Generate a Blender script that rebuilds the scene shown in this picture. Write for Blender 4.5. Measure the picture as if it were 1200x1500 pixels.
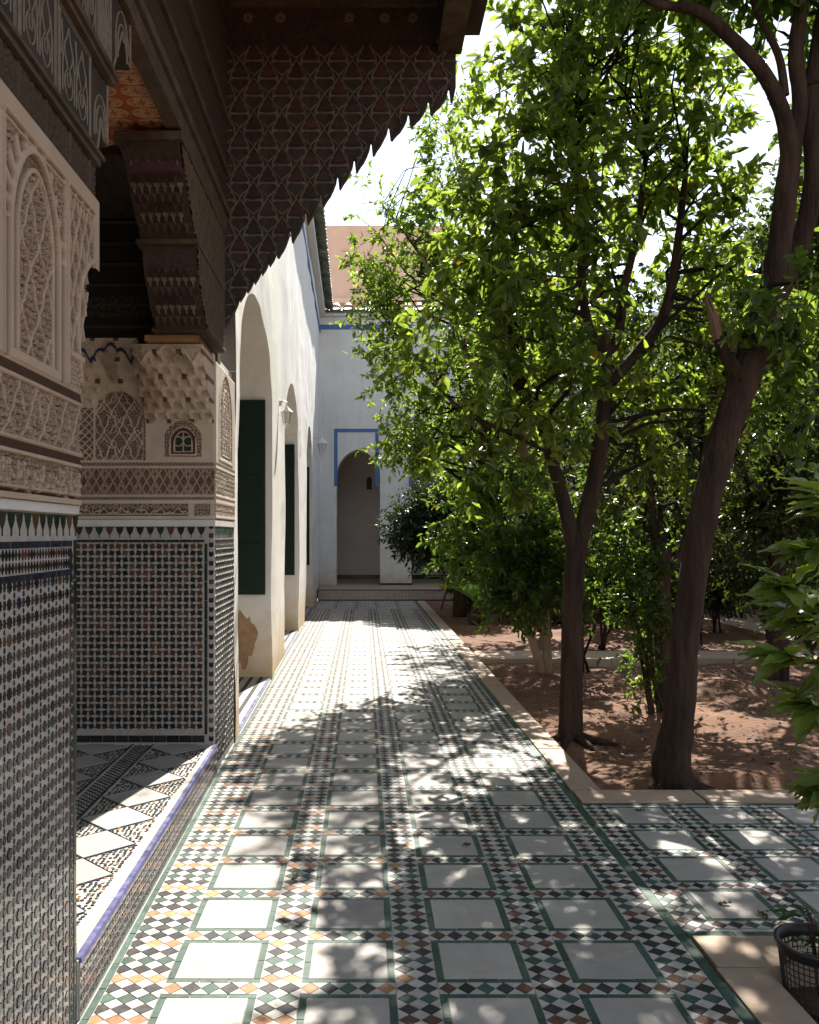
import bpy, math, random
import numpy as np
from mathutils import Vector, Matrix

# ------------------------------------------------------------------ reset
for o in list(bpy.data.objects):
    bpy.data.objects.remove(o, do_unlink=True)
SC = bpy.context.scene
COL = SC.collection
rng = np.random.default_rng(7)
random.seed(7)

# ------------------------------------------------------------------ camera
FPX, VPX, VPY, CAMH = 1320.0, 533.0, 784.0, 1.5      # photograph: 1200 x 1500
cam_d = bpy.data.cameras.new('camera')
cam = bpy.data.objects.new('camera', cam_d)
COL.objects.link(cam)
cam.location = (0, 0, CAMH)
cam.rotation_euler = (math.radians(90), 0, 0)
cam_d.sensor_fit = 'VERTICAL'
cam_d.sensor_height = 36.0
cam_d.sensor_width = 28.8
cam_d.lens = FPX / 1500.0 * 36.0
cam_d.shift_x = (600 - VPX) / 1500.0
cam_d.shift_y = (VPY - 750) / 1500.0
cam_d.clip_start = 0.05
cam_d.clip_end = 2000
SC.camera = cam

# ------------------------------------------------------------------ sky, sun, exposure
SUN = Vector((0.195, 0.975, 1.05)).normalized()
w = bpy.data.worlds.new('World')
SC.world = w
w.use_nodes = True
nt = w.node_tree
sky = nt.nodes.new('ShaderNodeTexSky')
sky.sky_type = 'NISHITA'
sky.sun_disc = False
sky.sun_elevation = math.asin(SUN.z)
sky.sun_rotation = math.atan2(SUN.x, SUN.y)
sky.air_density = 1.0
sky.dust_density = 0.2
sky.ozone_density = 1.0
bg = nt.nodes['Background']
bg.inputs['Strength'].default_value = 0.088
hsv = nt.nodes.new('ShaderNodeHueSaturation')
hsv.inputs['Saturation'].default_value = 0.52
nt.links.new(sky.outputs[0], hsv.inputs['Color'])
nt.links.new(hsv.outputs[0], bg.inputs[0])

sun_d = bpy.data.lights.new('sun', 'SUN')
sun_d.energy = 4.4
sun_d.angle = math.radians(0.55)
sun_d.color = (1.0, 0.94, 0.85)
sun = bpy.data.objects.new('sun', sun_d)
COL.objects.link(sun)
sun.location = SUN * 40
sun.rotation_euler = (-SUN).to_track_quat('-Z', 'Y').to_euler()

vs = SC.view_settings
vs.view_transform = 'Standard'
vs.look = 'None'
vs.exposure = 1.60
vs.gamma = 1.0
SC.cycles.use_adaptive_sampling = True
SC.cycles.adaptive_threshold = 0.02
SC.cycles.max_bounces = 5
SC.cycles.diffuse_bounces = 4
SC.cycles.glossy_bounces = 2
SC.cycles.transmission_bounces = 3
SC.cycles.transparent_max_bounces = 4
SC.cycles.caustics_reflective = False
SC.cycles.caustics_refractive = False
SC.render.film_transparent = False

# ------------------------------------------------------------------ helpers
def at(px, py, Y):
    return Vector(((px - VPX) / FPX * Y, Y, CAMH + (VPY - py) / FPX * Y))

def proj(p):
    if p[1] < 0.3:
        return (-9999, -9999)
    return (VPX + FPX * p[0] / p[1], VPY - FPX * (p[2] - CAMH) / p[1])

class Fr:
    """plane frame: origin + u, v, n axes"""
    def __init__(s, o, u, v, n):
        s.o, s.u, s.v, s.n = Vector(o), Vector(u), Vector(v), Vector(n)
    def p(s, a, b, c=0.0):
        return s.o + s.u * a + s.v * b + s.n * c

def frX(x):   # faces +X ; u = Y, v = Z
    return Fr((x, 0, 0), (0, 1, 0), (0, 0, 1), (1, 0, 0))
def frY(y):   # faces the camera (-Y) ; u = X, v = Z
    return Fr((0, y, 0), (1, 0, 0), (0, 0, 1), (0, -1, 0))
def frZ(z):   # floor ; u = X, v = Y
    return Fr((0, 0, z), (1, 0, 0), (0, 1, 0), (0, 0, 1))

def link(name, me, parent=None):
    o = bpy.data.objects.new(name, me)
    COL.objects.link(o)
    if parent is not None:
        o.parent = parent
        o.matrix_parent_inverse = parent.matrix_world.inverted()
    return o

def tag(o, label=None, cat=None, group=None, kind=None):
    if label: o['label'] = label
    if cat: o['category'] = cat
    if group: o['group'] = group
    if kind: o['kind'] = kind
    return o

def empty(name, loc, label=None, cat=None, group=None, kind=None):
    o = bpy.data.objects.new(name, None)
    COL.objects.link(o)
    o.empty_display_size = 0.1
    o.location = loc
    o.matrix_world = Matrix.Translation(Vector(loc))
    return tag(o, label, cat, group, kind)

class MB:
    def __init__(s):
        s.v, s.f, s.m = [], [], []
    def add(s, verts, faces, m=0):
        b = len(s.v)
        s.v.extend([tuple(x) for x in verts])
        s.f.extend([tuple(i + b for i in f) for f in faces])
        s.m.extend([m] * len(faces))
    def box(s, x0, x1, y0, y1, z0, z1, m=0):
        v = [(x0,y0,z0),(x1,y0,z0),(x1,y1,z0),(x0,y1,z0),(x0,y0,z1),(x1,y0,z1),(x1,y1,z1),(x0,y1,z1)]
        f = [(0,3,2,1),(4,5,6,7),(0,1,5,4),(1,2,6,5),(2,3,7,6),(3,0,4,7)]
        s.add(v, f, m); return s
    def prism(s, fr, poly, h0, h1, m=0, inset=0.0):
        n = len(poly)
        if inset:
            cx = sum(p[0] for p in poly) / n; cy = sum(p[1] for p in poly) / n
            top = []
            for p in poly:
                d = math.hypot(p[0]-cx, p[1]-cy) or 1e-6
                k = max(0.0, 1 - inset / d)
                top.append((cx + (p[0]-cx)*k, cy + (p[1]-cy)*k))
        else:
            top = poly
        v = [fr.p(a, b, h0) for a, b in poly] + [fr.p(a, b, h1) for a, b in top]
        f = [tuple(range(n, 2*n)), tuple(range(n-1, -1, -1))]
        f += [(i, (i+1) % n, n + (i+1) % n, n + i) for i in range(n)]
        s.add(v, f, m); return s
    def tube(s, pts, rad, n=10, m=0, cap=True, wob=0.0, seed=0):
        pts = [Vector(p) for p in pts]
        r_ = random.Random(seed)
        rings = []
        up = Vector((0.13, 0.27, 0.95)).normalized()
        prev = None
        for i, p in enumerate(pts):
            t = (pts[min(i+1, len(pts)-1)] - pts[max(i-1, 0)]).normalized()
            if prev is None:
                a = t.cross(Vector((1, 0, 0)) if abs(t.x) < .8 else Vector((0, 1, 0))).normalized()
            else:
                a = (prev - t * prev.dot(t)).normalized()
            prev = a
            b = t.cross(a)
            ring = []
            for k in range(n):
                an = 2*math.pi*k/n
                r = rad[i] * (1 + wob * math.sin(3*an + i*.4 + seed) * .5 + wob * (r_.random()-.5))
                ring.append(p + (a*math.cos(an) + b*math.sin(an)) * r)
            rings.append(ring)
        v = [q for r in rings for q in r]
        f = []
        for i in range(len(rings)-1):
            for k in range(n):
                f.append((i*n+k, i*n+(k+1) % n, (i+1)*n+(k+1) % n, (i+1)*n+k))
        if cap:
            f.append(tuple(range(n-1, -1, -1)))
            f.append(tuple((len(rings)-1)*n + k for k in range(n)))
        s.add(v, f, m); return s
    def lathe(s, c, prof, n=16, m=0, ang0=0.0):
        v = []; f = []
        for r, z in prof:
            for k in range(n):
                a = ang0 + 2*math.pi*k/n
                v.append((c[0]+r*math.cos(a), c[1]+r*math.sin(a), c[2]+z))
        for i in range(len(prof)-1):
            for k in range(n):
                f.append((i*n+k, i*n+(k+1) % n, (i+1)*n+(k+1) % n, (i+1)*n+k))
        s.add(v, f, m); return s
    def ribbon(s, fr, pts, wd, h0, h1, m=0):
        """raised moulding strip that follows a polyline in the plane"""
        n = len(pts)
        if n < 2: return s
        L, R = [], []
        for i in range(n):
            a = pts[max(i-1, 0)]; b = pts[min(i+1, n-1)]
            dx, dy = b[0]-a[0], b[1]-a[1]
            d = math.hypot(dx, dy) or 1e-6
            nx, ny = -dy/d*wd/2, dx/d*wd/2
            L.append((pts[i][0]+nx, pts[i][1]+ny)); R.append((pts[i][0]-nx, pts[i][1]-ny))
        v = []
        for i in range(n):
            k = .6
            lx = pts[i][0] + (L[i][0]-pts[i][0])*k; ly = pts[i][1] + (L[i][1]-pts[i][1])*k
            rx = pts[i][0] + (R[i][0]-pts[i][0])*k; ry = pts[i][1] + (R[i][1]-pts[i][1])*k
            v += [fr.p(*L[i], h0), fr.p(lx, ly, h1), fr.p(rx, ry, h1), fr.p(*R[i], h0)]
        f = []
        for i in range(n-1):
            a, b = i*4, (i+1)*4
            for k in range(3):
                f.append((a+k+1, a+k, b+k, b+k+1))
        s.add(v, f, m); return s
    def build(s, name, mats, parent=None, smooth=False):
        me = bpy.data.meshes.new(name)
        me.from_pydata(s.v, [], s.f)
        if not isinstance(mats, (list, tuple)): mats = [mats]
        for m in mats: me.materials.append(m)
        if len(mats) > 1:
            me.polygons.foreach_set('material_index', s.m)
        if smooth:
            me.polygons.foreach_set('use_smooth', [True]*len(s.f))
        me.update()
        return link(name, me, parent)

def fast_mesh(name, V, F, mats, parent=None, smooth=False, colour=None, attr='tint'):
    """V (n,3) float, F (m,k) int -> mesh object"""
    me = bpy.data.meshes.new(name)
    V = np.asarray(V, np.float32); F = np.asarray(F, np.int32)
    m, k = F.shape
    me.vertices.add(len(V)); me.vertices.foreach_set('co', V.ravel())
    me.loops.add(m*k); me.loops.foreach_set('vertex_index', F.ravel())
    me.polygons.add(m)
    me.polygons.foreach_set('loop_start', np.arange(0, m*k, k, dtype=np.int32))
    me.polygons.foreach_set('loop_total', np.full(m, k, np.int32))
    if smooth: me.polygons.foreach_set('use_smooth', np.ones(m, bool))
    if not isinstance(mats, (list, tuple)): mats = [mats]
    for q in mats: me.materials.append(q)
    if colour is not None:
        at_ = me.attributes.new(attr, 'FLOAT_COLOR', 'POINT')
        c = np.ones((len(V), 4), np.float32); c[:, :colour.shape[1]] = colour
        at_.data.foreach_set('color', c.ravel())
    me.update(calc_edges=True)
    return link(name, me, parent)

def smoothstep(a, b, x):
    t = np.clip((x-a)/(b-a), 0, 1); return t*t*(3-2*t)

def vnoise(x, y, seed=0):
    xi = np.floor(x).astype(int); yi = np.floor(y).astype(int)
    xf = x-xi; yf = y-yi
    def h(a, b):
        n = (a*374761393 + b*668265263 + seed*1442695041) & 0x7fffffff
        n = ((n ^ (n >> 13)) * 1274126177) & 0x7fffffff
        return ((n ^ (n >> 16)) & 0xffff) / 65535.0
    u = xf*xf*(3-2*xf); v = yf*yf*(3-2*yf)
    return (h(xi, yi)*(1-u)+h(xi+1, yi)*u)*(1-v) + (h(xi, yi+1)*(1-u)+h(xi+1, yi+1)*u)*v

def fbm(x, y, o=4, seed=0):
    r = 0; a = .5
    for i in range(o):
        r = r + a*vnoise(x*2**i, y*2**i, seed+i); a *= .5
    return r

# ------------------------------------------------------------------ materials
def pmat(name, base, rough=.6, c2=None, scale=8.0, bump=.0, bscale=None, island=0.0, spec=.5, coat=0.0,
         detail=6.0, attr=None, stretch=None, bdist=.01, rvar=0.0, lo=.35, hi=.65):
    m = bpy.data.materials.new(name); m.use_nodes = True
    t = m.node_tree; N = t.nodes; L = t.links
    b = N['Principled BSDF']
    b.inputs['Roughness'].default_value = rough
    b.inputs['Specular IOR Level'].default_value = spec
    if coat:
        b.inputs['Coat Weight'].default_value = coat
        b.inputs['Coat Roughness'].default_value = .12
    tc = N.new('ShaderNodeTexCoord'); geo = N.new('ShaderNodeNewGeometry')
    mp = N.new('ShaderNodeMapping'); L.new(geo.outputs['Position'], mp.inputs[0])
    if stretch: mp.inputs['Scale'].default_value = stretch
    nz = N.new('ShaderNodeTexNoise'); nz.inputs['Scale'].default_value = scale
    nz.inputs['Detail'].default_value = detail; nz.inputs['Roughness'].default_value = .62
    L.new(mp.outputs[0], nz.inputs['Vector'])
    col = None
    if attr:
        a = N.new('ShaderNodeAttribute'); a.attribute_name = attr; col = a.outputs['Color']
    else:
        mr = N.new('ShaderNodeMapRange'); L.new(nz.outputs[0], mr.inputs[0])
        mr.inputs[1].default_value = lo; mr.inputs[2].default_value = hi
        mx = N.new('ShaderNodeMix'); mx.data_type = 'RGBA'
        mx.inputs[6].default_value = (*base, 1)
        mx.inputs[7].default_value = (*(c2 or [x*.75 for x in base]), 1)
        L.new(mr.outputs[0], mx.inputs[0]); col = mx.outputs[2]
    if island:
        oi = N.new('ShaderNodeObjectInfo')
        ad = N.new('ShaderNodeMath'); ad.operation = 'ADD'
        L.new(geo.outputs['Random Per Island'], ad.inputs[0]); L.new(oi.outputs['Random'], ad.inputs[1])
        fr = N.new('ShaderNodeMath'); fr.operation = 'FRACT'; L.new(ad.outputs[0], fr.inputs[0])
        mr2 = N.new('ShaderNodeMapRange'); L.new(fr.outputs[0], mr2.inputs[0])
        mr2.inputs[3].default_value = 1-island; mr2.inputs[4].default_value = 1+island
        hs = N.new('ShaderNodeHueSaturation'); L.new(col, hs.inputs['Color']); L.new(mr2.outputs[0], hs.inputs['Value'])
        col = hs.outputs[0]
    L.new(col, b.inputs['Base Color'])
    if rvar:
        mr3 = N.new('ShaderNodeMapRange'); L.new(nz.outputs[0], mr3.inputs[0])
        mr3.inputs[1].default_value = .3; mr3.inputs[2].default_value = .7
        mr3.inputs[3].default_value = max(.05, rough-rvar); mr3.inputs[4].default_value = min(1, rough+rvar)
        L.new(mr3.outputs[0], b.inputs['Roughness'])
    if bump:
        n2 = N.new('ShaderNodeTexNoise'); n2.inputs['Scale'].default_value = bscale or scale*4
        n2.inputs['Detail'].default_value = 8; L.new(mp.outputs[0], n2.inputs['Vector'])
        bp = N.new('ShaderNodeBump'); bp.inputs['Strength'].default_value = bump
        bp.inputs['Distance'].default_value = bdist
        L.new(n2.outputs[0], bp.inputs['Height']); L.new(bp.outputs[0], b.inputs['Normal'])
    return m

def plaster_mat(name, base, dirt, zd0, zd1):
    """lime plaster: mottled, with splash dirt rising unevenly from the ground and long rain streaks"""
    m = pmat(name, base, .9, [x*.9 for x in base], 1.7, bump=.35, bscale=38, bdist=.006, spec=.2)
    t = m.node_tree; N = t.nodes; L = t.links; b = N['Principled BSDF']
    src = b.inputs['Base Color'].links[0].from_socket
    geo = N.new('ShaderNodeNewGeometry'); sp = N.new('ShaderNodeSeparateXYZ'); L.new(geo.outputs['Position'], sp.inputs[0])
    nz = N.new('ShaderNodeTexNoise'); nz.inputs['Scale'].default_value = 4.5; nz.inputs['Detail'].default_value = 8
    L.new(geo.outputs['Position'], nz.inputs['Vector'])
    ma = N.new('ShaderNodeMath'); ma.operation = 'MULTIPLY_ADD'
    L.new(nz.outputs[0], ma.inputs[0]); ma.inputs[1].default_value = -.9; L.new(sp.outputs[2], ma.inputs[2])
    mr = N.new('ShaderNodeMapRange'); L.new(ma.outputs[0], mr.inputs[0])
    mr.inputs[1].default_value = zd1-.45; mr.inputs[2].default_value = zd0-.45
    mr.inputs[3].default_value = 0; mr.inputs[4].default_value = .85
    mx = N.new('ShaderNodeMix'); mx.data_type = 'RGBA'; L.new(mr.outputs[0], mx.inputs[0])
    L.new(src, mx.inputs[6]); mx.inputs[7].default_value = (*dirt, 1)
    # streaks
    mp = N.new('ShaderNodeMapping'); mp.inputs['Scale'].default_value = (5, 5, .35); L.new(geo.outputs['Position'], mp.inputs[0])
    n3 = N.new('ShaderNodeTexNoise'); n3.inputs['Scale'].default_value = 2.2; n3.inputs['Detail'].default_value = 5; L.new(mp.outputs[0], n3.inputs['Vector'])
    mr3 = N.new('ShaderNodeMapRange'); L.new(n3.outputs[0], mr3.inputs[0]); mr3.inputs[1].default_value = .52; mr3.inputs[2].default_value = .75
    mr3.inputs[3].default_value = 0; mr3.inputs[4].default_value = .22
    mx2 = N.new('ShaderNodeMix'); mx2.data_type = 'RGBA'; L.new(mr3.outputs[0], mx2.inputs[0]); L.new(mx.outputs[2], mx2.inputs[6])
    mx2.inputs[7].default_value = (.45, .41, .36, 1)
    L.new(mx2.outputs[2], b.inputs['Base Color'])
    return m

def leaf_mat(name, transl, tmix=.4, rough=.38):
    m = bpy.data.materials.new(name); m.use_nodes = True
    t = m.node_tree; N = t.nodes; L = t.links
    b = N['Principled BSDF']; out = N['Material Output']
    a = N.new('ShaderNodeAttribute'); a.attribute_name = 'tint'
    L.new(a.outputs['Color'], b.inputs['Base Color'])
    b.inputs['Roughness'].default_value = rough
    b.inputs['Specular IOR Level'].default_value = .45
    tr = N.new('ShaderNodeBsdfTranslucent')
    mul = N.new('ShaderNodeMix'); mul.data_type = 'RGBA'; mul.blend_type = 'MULTIPLY'
    mul.inputs[0].default_value = 1
    L.new(a.outputs['Color'], mul.inputs[6]); mul.inputs[7].default_value = (*transl, 1)
    mul.clamp_result = False
    L.new(mul.outputs[2], tr.inputs['Color'])
    mx = N.new('ShaderNodeMixShader'); mx.inputs[0].default_value = tmix
    L.new(b.outputs[0], mx.inputs[1]); L.new(tr.outputs[0], mx.inputs[2])
    L.new(mx.outputs[0], out.inputs[0])
    return m

M = {}
M['bed'] = pmat('grout bed', (.52, .50, .46), .8, (.38, .36, .33), 14)
def marble_mat():
    m = pmat('worn marble', (.435, .402, .360), .5, (.33, .302, .268), 2.6, bump=.10, bscale=70, island=.11, rvar=.14, detail=10, spec=.3)
    t = m.node_tree; N = t.nodes; L = t.links; b = N['Principled BSDF']
    src = b.inputs['Base Color'].links[0].from_socket
    geo = N.new('ShaderNodeNewGeometry'); oi = N.new('ShaderNodeObjectInfo')
    va = N.new('ShaderNodeVectorMath'); va.operation = 'MULTIPLY_ADD'
    cx = N.new('ShaderNodeCombineXYZ'); L.new(oi.outputs['Random'], cx.inputs[0]); L.new(oi.outputs['Random'], cx.inputs[1])
    L.new(cx.outputs[0], va.inputs[0]); va.inputs[1].default_value = (37, 53, 11); L.new(geo.outputs['Position'], va.inputs[2])
    nz = N.new('ShaderNodeTexNoise'); nz.inputs['Scale'].default_value = 5.5; nz.inputs['Detail'].default_value = 7; nz.inputs['Distortion'].default_value = 1.6
    L.new(va.outputs[0], nz.inputs['Vector'])
    sb = N.new('ShaderNodeMath'); sb.operation = 'SUBTRACT'; L.new(nz.outputs[0], sb.inputs[0]); sb.inputs[1].default_value = .5
    ab = N.new('ShaderNodeMath'); ab.operation = 'ABSOLUTE'; L.new(sb.outputs[0], ab.inputs[0])
    mr = N.new('ShaderNodeMapRange'); L.new(ab.outputs[0], mr.inputs[0]); mr.inputs[1].default_value = 0; mr.inputs[2].default_value = .035; mr.inputs[3].default_value = .42; mr.inputs[4].default_value = 0
    mx = N.new('ShaderNodeMix'); mx.data_type = 'RGBA'; L.new(mr.outputs[0], mx.inputs[0]); L.new(src, mx.inputs[6]); mx.inputs[7].default_value = (.33, .31, .28, 1)
    n2 = N.new('ShaderNodeTexNoise'); n2.inputs['Scale'].default_value = 9; n2.inputs['Detail'].default_value = 9; L.new(va.outputs[0], n2.inputs['Vector'])
    m2 = N.new('ShaderNodeMapRange'); L.new(n2.outputs[0], m2.inputs[0]); m2.inputs[1].default_value = .54; m2.inputs[2].default_value = .72; m2.inputs[3].default_value = 0; m2.inputs[4].default_value = .5
    x2 = N.new('ShaderNodeMix'); x2.data_type = 'RGBA'; L.new(m2.outputs[0], x2.inputs[0]); L.new(mx.outputs[2], x2.inputs[6]); x2.inputs[7].default_value = (.46, .39, .30, 1)
    L.new(x2.outputs[2], b.inputs['Base Color'])
    return m
M['marble'] = marble_mat()
M['white_t'] = pmat('white glazed tile', (.49, .457, .413), .5, (.39, .36, .32), 30, island=.12, rvar=.08, bump=.05, bscale=120, spec=.35)
M['black_t'] = pmat('black glazed tile', (.019, .018, .019), .5, (.045, .042, .04), 45, island=.4, rvar=.08, bump=.06, bscale=120, spec=.2)
M['green_t'] = pmat('green glazed tile', (.030, .070, .050), .5, (.062, .108, .083), 28, island=.3, rvar=.08, bump=.06, bscale=120, spec=.25)
M['orange_t'] = pmat('orange glazed tile', (.33, .14, .05), .5, (.41, .23, .11), 34, island=.3, rvar=.08, bump=.06, bscale=120, spec=.25)
M['brown_t'] = pmat('brown glazed tile', (.10, .046, .027), .5, (.16, .085, .055), 34, island=.35, rvar=.1, bump=.06, bscale=120, spec=.2)  # brown tile; on the walkway also orange tile with shade in its colour
M['wall_white_t'] = pmat('white zellige', (.47, .435, .395), .16, (.37, .34, .31), 26, island=.12, rvar=.06, bump=.035, bscale=60, spec=.5)
M['wall_black_t'] = pmat('black zellige', (.017, .015, .015), .15, (.033, .029, .027), 26, island=.35, rvar=.06, bump=.035, bscale=60, spec=.5)
M['wall_brown_t'] = pmat('brown zellige', (.075, .033, .020), .16, (.11, .055, .034), 26, island=.3, rvar=.06, spec=.5)
M['wall_green_t'] = pmat('green zellige', (.010, .022, .016), .2, (.017, .034, .025), 22, island=.3, rvar=.06, spec=.5)
M['wall_blue_t'] = pmat('ink blue zellige', (.016, .017, .036), .2, (.026, .026, .05), 22, island=.3, rvar=.06, spec=.5)
M['blue_edge'] = pmat('cobalt glazed edging', (.045, .048, .17), .4, (.13, .13, .26), 16, island=.25, rvar=.1)
M['curb'] = pmat('sandstone kerb', (.42, .31, .22), .75, (.34, .25, .18), 5, bump=.25, bscale=60, island=.08)
M['plaster'] = plaster_mat('lime plaster', (.80, .77, .72), (.52, .36, .20), .05, .75)
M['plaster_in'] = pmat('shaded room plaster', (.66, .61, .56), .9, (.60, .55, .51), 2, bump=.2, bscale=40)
M['bare'] = pmat('bare earth render', (.40, .25, .14), .95, (.30, .18, .10), 9, bump=.6, bscale=40)
M['white_band'] = pmat('white plaster band', (.66, .63, .58), .85, (.56, .53, .48), 6, bump=.25, bscale=50)
M['stucco'] = pmat('carved stucco', (.5, .5, .5), .88, attr='tint', bump=.25, bscale=90, bdist=.004, spec=.2)
M['wood'] = pmat('dark cedar', (.066, .043, .030), .75, (.034, .023, .017), 7, stretch=(6, .7, 6), bump=.3, bscale=22, bdist=.004, spec=.2)
M['wood2'] = pmat('weathered carved cedar', (.115, .080, .053), .75, (.058, .041, .029), 9, bump=.35, bscale=30, bdist=.004, spec=.2)
M['wood_red'] = pmat('maroon painted cedar', (.080, .030, .030), .7, (.048, .023, .022), 10, bump=.25, bscale=30, island=.3, spec=.25)
M['wood_brown'] = pmat('umber painted cedar', (.056, .039, .029), .7, (.034, .025, .019), 10, bump=.25, bscale=30, island=.25, spec=.25)
M['wood_gold'] = pmat('bare pine board', (.30, .16, .06), .6, (.22, .11, .04), 6, stretch=(1, 8, 8))
M['line'] = pmat('faded cream painted line', (.30, .25, .19), .7, (.20, .17, .13), 25)
M['line_dim'] = pmat('dull cream painted line', (.19, .145, .105), .7, (.11, .083, .06), 25)
M['ceil'] = pmat('vermilion painted ceiling', (.42, .115, .048), .7, (.30, .08, .035), 9, spec=.2)
M['ceil_line'] = pmat('cream painted rosette', (.62, .40, .22), .7, (.45, .28, .15), 12, spec=.2)
M['shutter'] = pmat('dark green shutter paint', (.0065, .0175, .0115), .6, (.009, .022, .0145), 9, bump=.1, bscale=40, spec=.2)
M['blue_paint'] = pmat('faded blue paint', (.075, .155, .36), .8, (.10, .19, .40), 9)
M['roof_tile'] = pmat('green glazed roof tile', (.10, .13, .085), .45, (.17, .16, .11), 12, island=.3)
M['pink'] = pmat('pink earth render', (.78, .53, .39), .9, (.68, .45, .33), 1.5, bump=.3, bscale=22)
M['soil'] = pmat('red soil', (.185, .088, .044), .95, (.105, .050, .027), 3.5, bump=.7, bscale=26, bdist=.02)
M['clod'] = pmat('soil clod', (.19, .095, .052), .95, (.11, .055, .03), 12, bump=.6, bscale=60)
M['litter'] = pmat('dry leaf', (.1, .06, .03), .9, attr='tint', spec=.1)
M['stone'] = pmat('fallen orange stone', (.45, .20, .09), .9, (.33, .15, .08), 12, bump=.4, bscale=60)
M['bark'] = pmat('brown bark', (.070, .042, .029), .92, (.024, .015, .011), 9, stretch=(1, 1, .20), bump=1.0, bscale=22, bdist=.04, spec=.2)
M['bark_pale'] = pmat('pale bark', (.36, .25, .16), .9, (.20, .135, .085), 9, stretch=(1, 1, .4), bump=.5, bscale=30, bdist=.01)
M['bark_dark'] = pmat('dark twig bark', (.030, .021, .016), .92, (.018, .013, .010), 9, spec=.2)
M['splinter'] = pmat('splintered pale wood', (.26, .15, .10), .9, (.14, .08, .05), 18, stretch=(1, 1, .2))
M['leaf'] = leaf_mat('citrus leaf', (7.2, 6.9, 3.0), .50, .32)
M['leaf_bg'] = leaf_mat('shaded garden leaf', (5.2, 4.6, 1.7), .36, .36)  # darker, less translucent leaf: the back garden's shade put into its colour
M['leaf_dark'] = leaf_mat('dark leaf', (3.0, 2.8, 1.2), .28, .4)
M['leaf_big'] = leaf_mat('glossy leaf', (4.6, 4.0, 1.5), .34, .27)
M['lantern'] = pmat('white painted metal', (.78, .76, .72), .5, (.66, .63, .58), 20)
M['iron'] = pmat('rusty iron', (.055, .042, .035), .7, (.10, .06, .04), 22)
M['plastic'] = pmat('black plastic', (.020, .019, .020), .5, (.035, .033, .033), 20)
mg = bpy.data.materials.new('lantern glass'); mg.use_nodes = True
mg.node_tree.nodes['Principled BSDF'].inputs['Base Color'].default_value = (.75, .77, .76, 1)
mg.node_tree.nodes['Principled BSDF'].inputs['Roughness'].default_value = .25
mg.node_tree.nodes['Principled BSDF'].inputs['Transmission Weight'].default_value = .5
M['glass'] = mg

# ------------------------------------------------------------------ polygon helpers
def clip_half(poly, a, b, c):
    """keep a*x+b*y >= c"""
    out = []
    n = len(poly)
    for i in range(n):
        p, q = poly[i], poly[(i+1) % n]
        dp = a*p[0]+b*p[1]-c; dq = a*q[0]+b*q[1]-c
        if dp >= 0: out.append(p)
        if dp*dq < 0:
            t = dp/(dp-dq); out.append((p[0]+(q[0]-p[0])*t, p[1]+(q[1]-p[1])*t))
    return out

def area(poly):
    return abs(sum(poly[i][0]*poly[(i+1) % len(poly)][1]-poly[(i+1) % len(poly)][0]*poly[i][1] for i in range(len(poly))))/2

def shrink(poly, g):
    n = len(poly); cx = sum(p[0] for p in poly)/n; cy = sum(p[1] for p in poly)/n
    r = math.sqrt(max(area(poly), 1e-9)); k = max(.3, 1 - 2*g/r)
    return [(cx+(p[0]-cx)*k, cy+(p[1]-cy)*k) for p in poly]

def diamond(cx, cy, w_, h_):
    return [(cx-w_/2, cy), (cx, cy-h_/2), (cx+w_/2, cy), (cx, cy+h_/2)]

def ccw(poly):
    s = sum(poly[i][0]*poly[(i+1) % len(poly)][1]-poly[(i+1) % len(poly)][0]*poly[i][1] for i in range(len(poly)))
    return poly if s > 0 else poly[::-1]

def mosaic(fr, pieces, parent, h0, h1, nmax=300, stuff_name='mosaic_field', jitter=.0008, minpx=0):
    """pieces: (poly, material key, piece name). The nmax that show largest become parts, the rest one joined part."""
    groups = {}
    for poly, mk, nm in pieces:
        poly = ccw(poly)
        if len(poly) < 3 or area(poly) < 2e-6: continue
        c = fr.p(sum(p[0] for p in poly)/len(poly), sum(p[1] for p in poly)/len(poly))
        q = [proj(fr.p(a, b)) for a, b in poly]
        px = proj(c)
        vis = -20 < px[0] < 1220 and -20 < px[1] < 1520
        groups.setdefault(nm, []).append((area(q) if vis else 0.0, poly, mk))
    rest = MB(); keys = []
    for nm, lst in groups.items():
        lst.sort(key=lambda t: -t[0])
        for i, (ar, poly, mk) in enumerate(lst):
            dz = (random.random()-.5)*2*jitter
            if i < nmax and ar > minpx:
                MB().prism(fr, poly, h0, h1+dz, 0, .0011).build(nm, M[mk], parent)
            else:
                if mk not in keys: keys.append(mk)
                rest.prism(fr, poly, h0, h1+dz, keys.index(mk), .0011)
    if rest.f:
        o = rest.build(stuff_name, [M[k] for k in keys], parent)
        o['kind'] = 'stuff'
# ================================================================== FLOORS
def XW(y):            # face of the white arcade
    return -.861-.0106*y
_XL = [(-3, -.868), (2.93, -.875), (6.3, -.927), (6.9, XW(6.9)), (24, XW(24))]
def XL(y):            # foot of everything on the left of the walkway
    for (a, b), (c, d) in zip(_XL, _XL[1:]):
        if y <= c: return b+(d-b)*(y-a)/(c-a)
    return _XL[-1][1]

g = MB(); g.add([(-300, -300, -.6), (300, -300, -.6), (300, 300, -.6), (-300, 300, -.6)], [(0, 1, 2, 3)])
tag(g.build('ground', M['soil']), kind='structure')

walk = empty('walkway', (0, 0, 0), kind='structure')
b = MB(); b.box(-1.2, 1.2, -1.0, 20.62, -.25, 0.0); b.build('grout_bed', M['bed'], walk)
FZ = frZ(0)
CP, RP = .455, .392
X0 = -.664; SLAB, GB = .266, .025
SEQ = ['black_t', 'orange_t', 'black_t', 'green_t']
pieces = []

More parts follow.
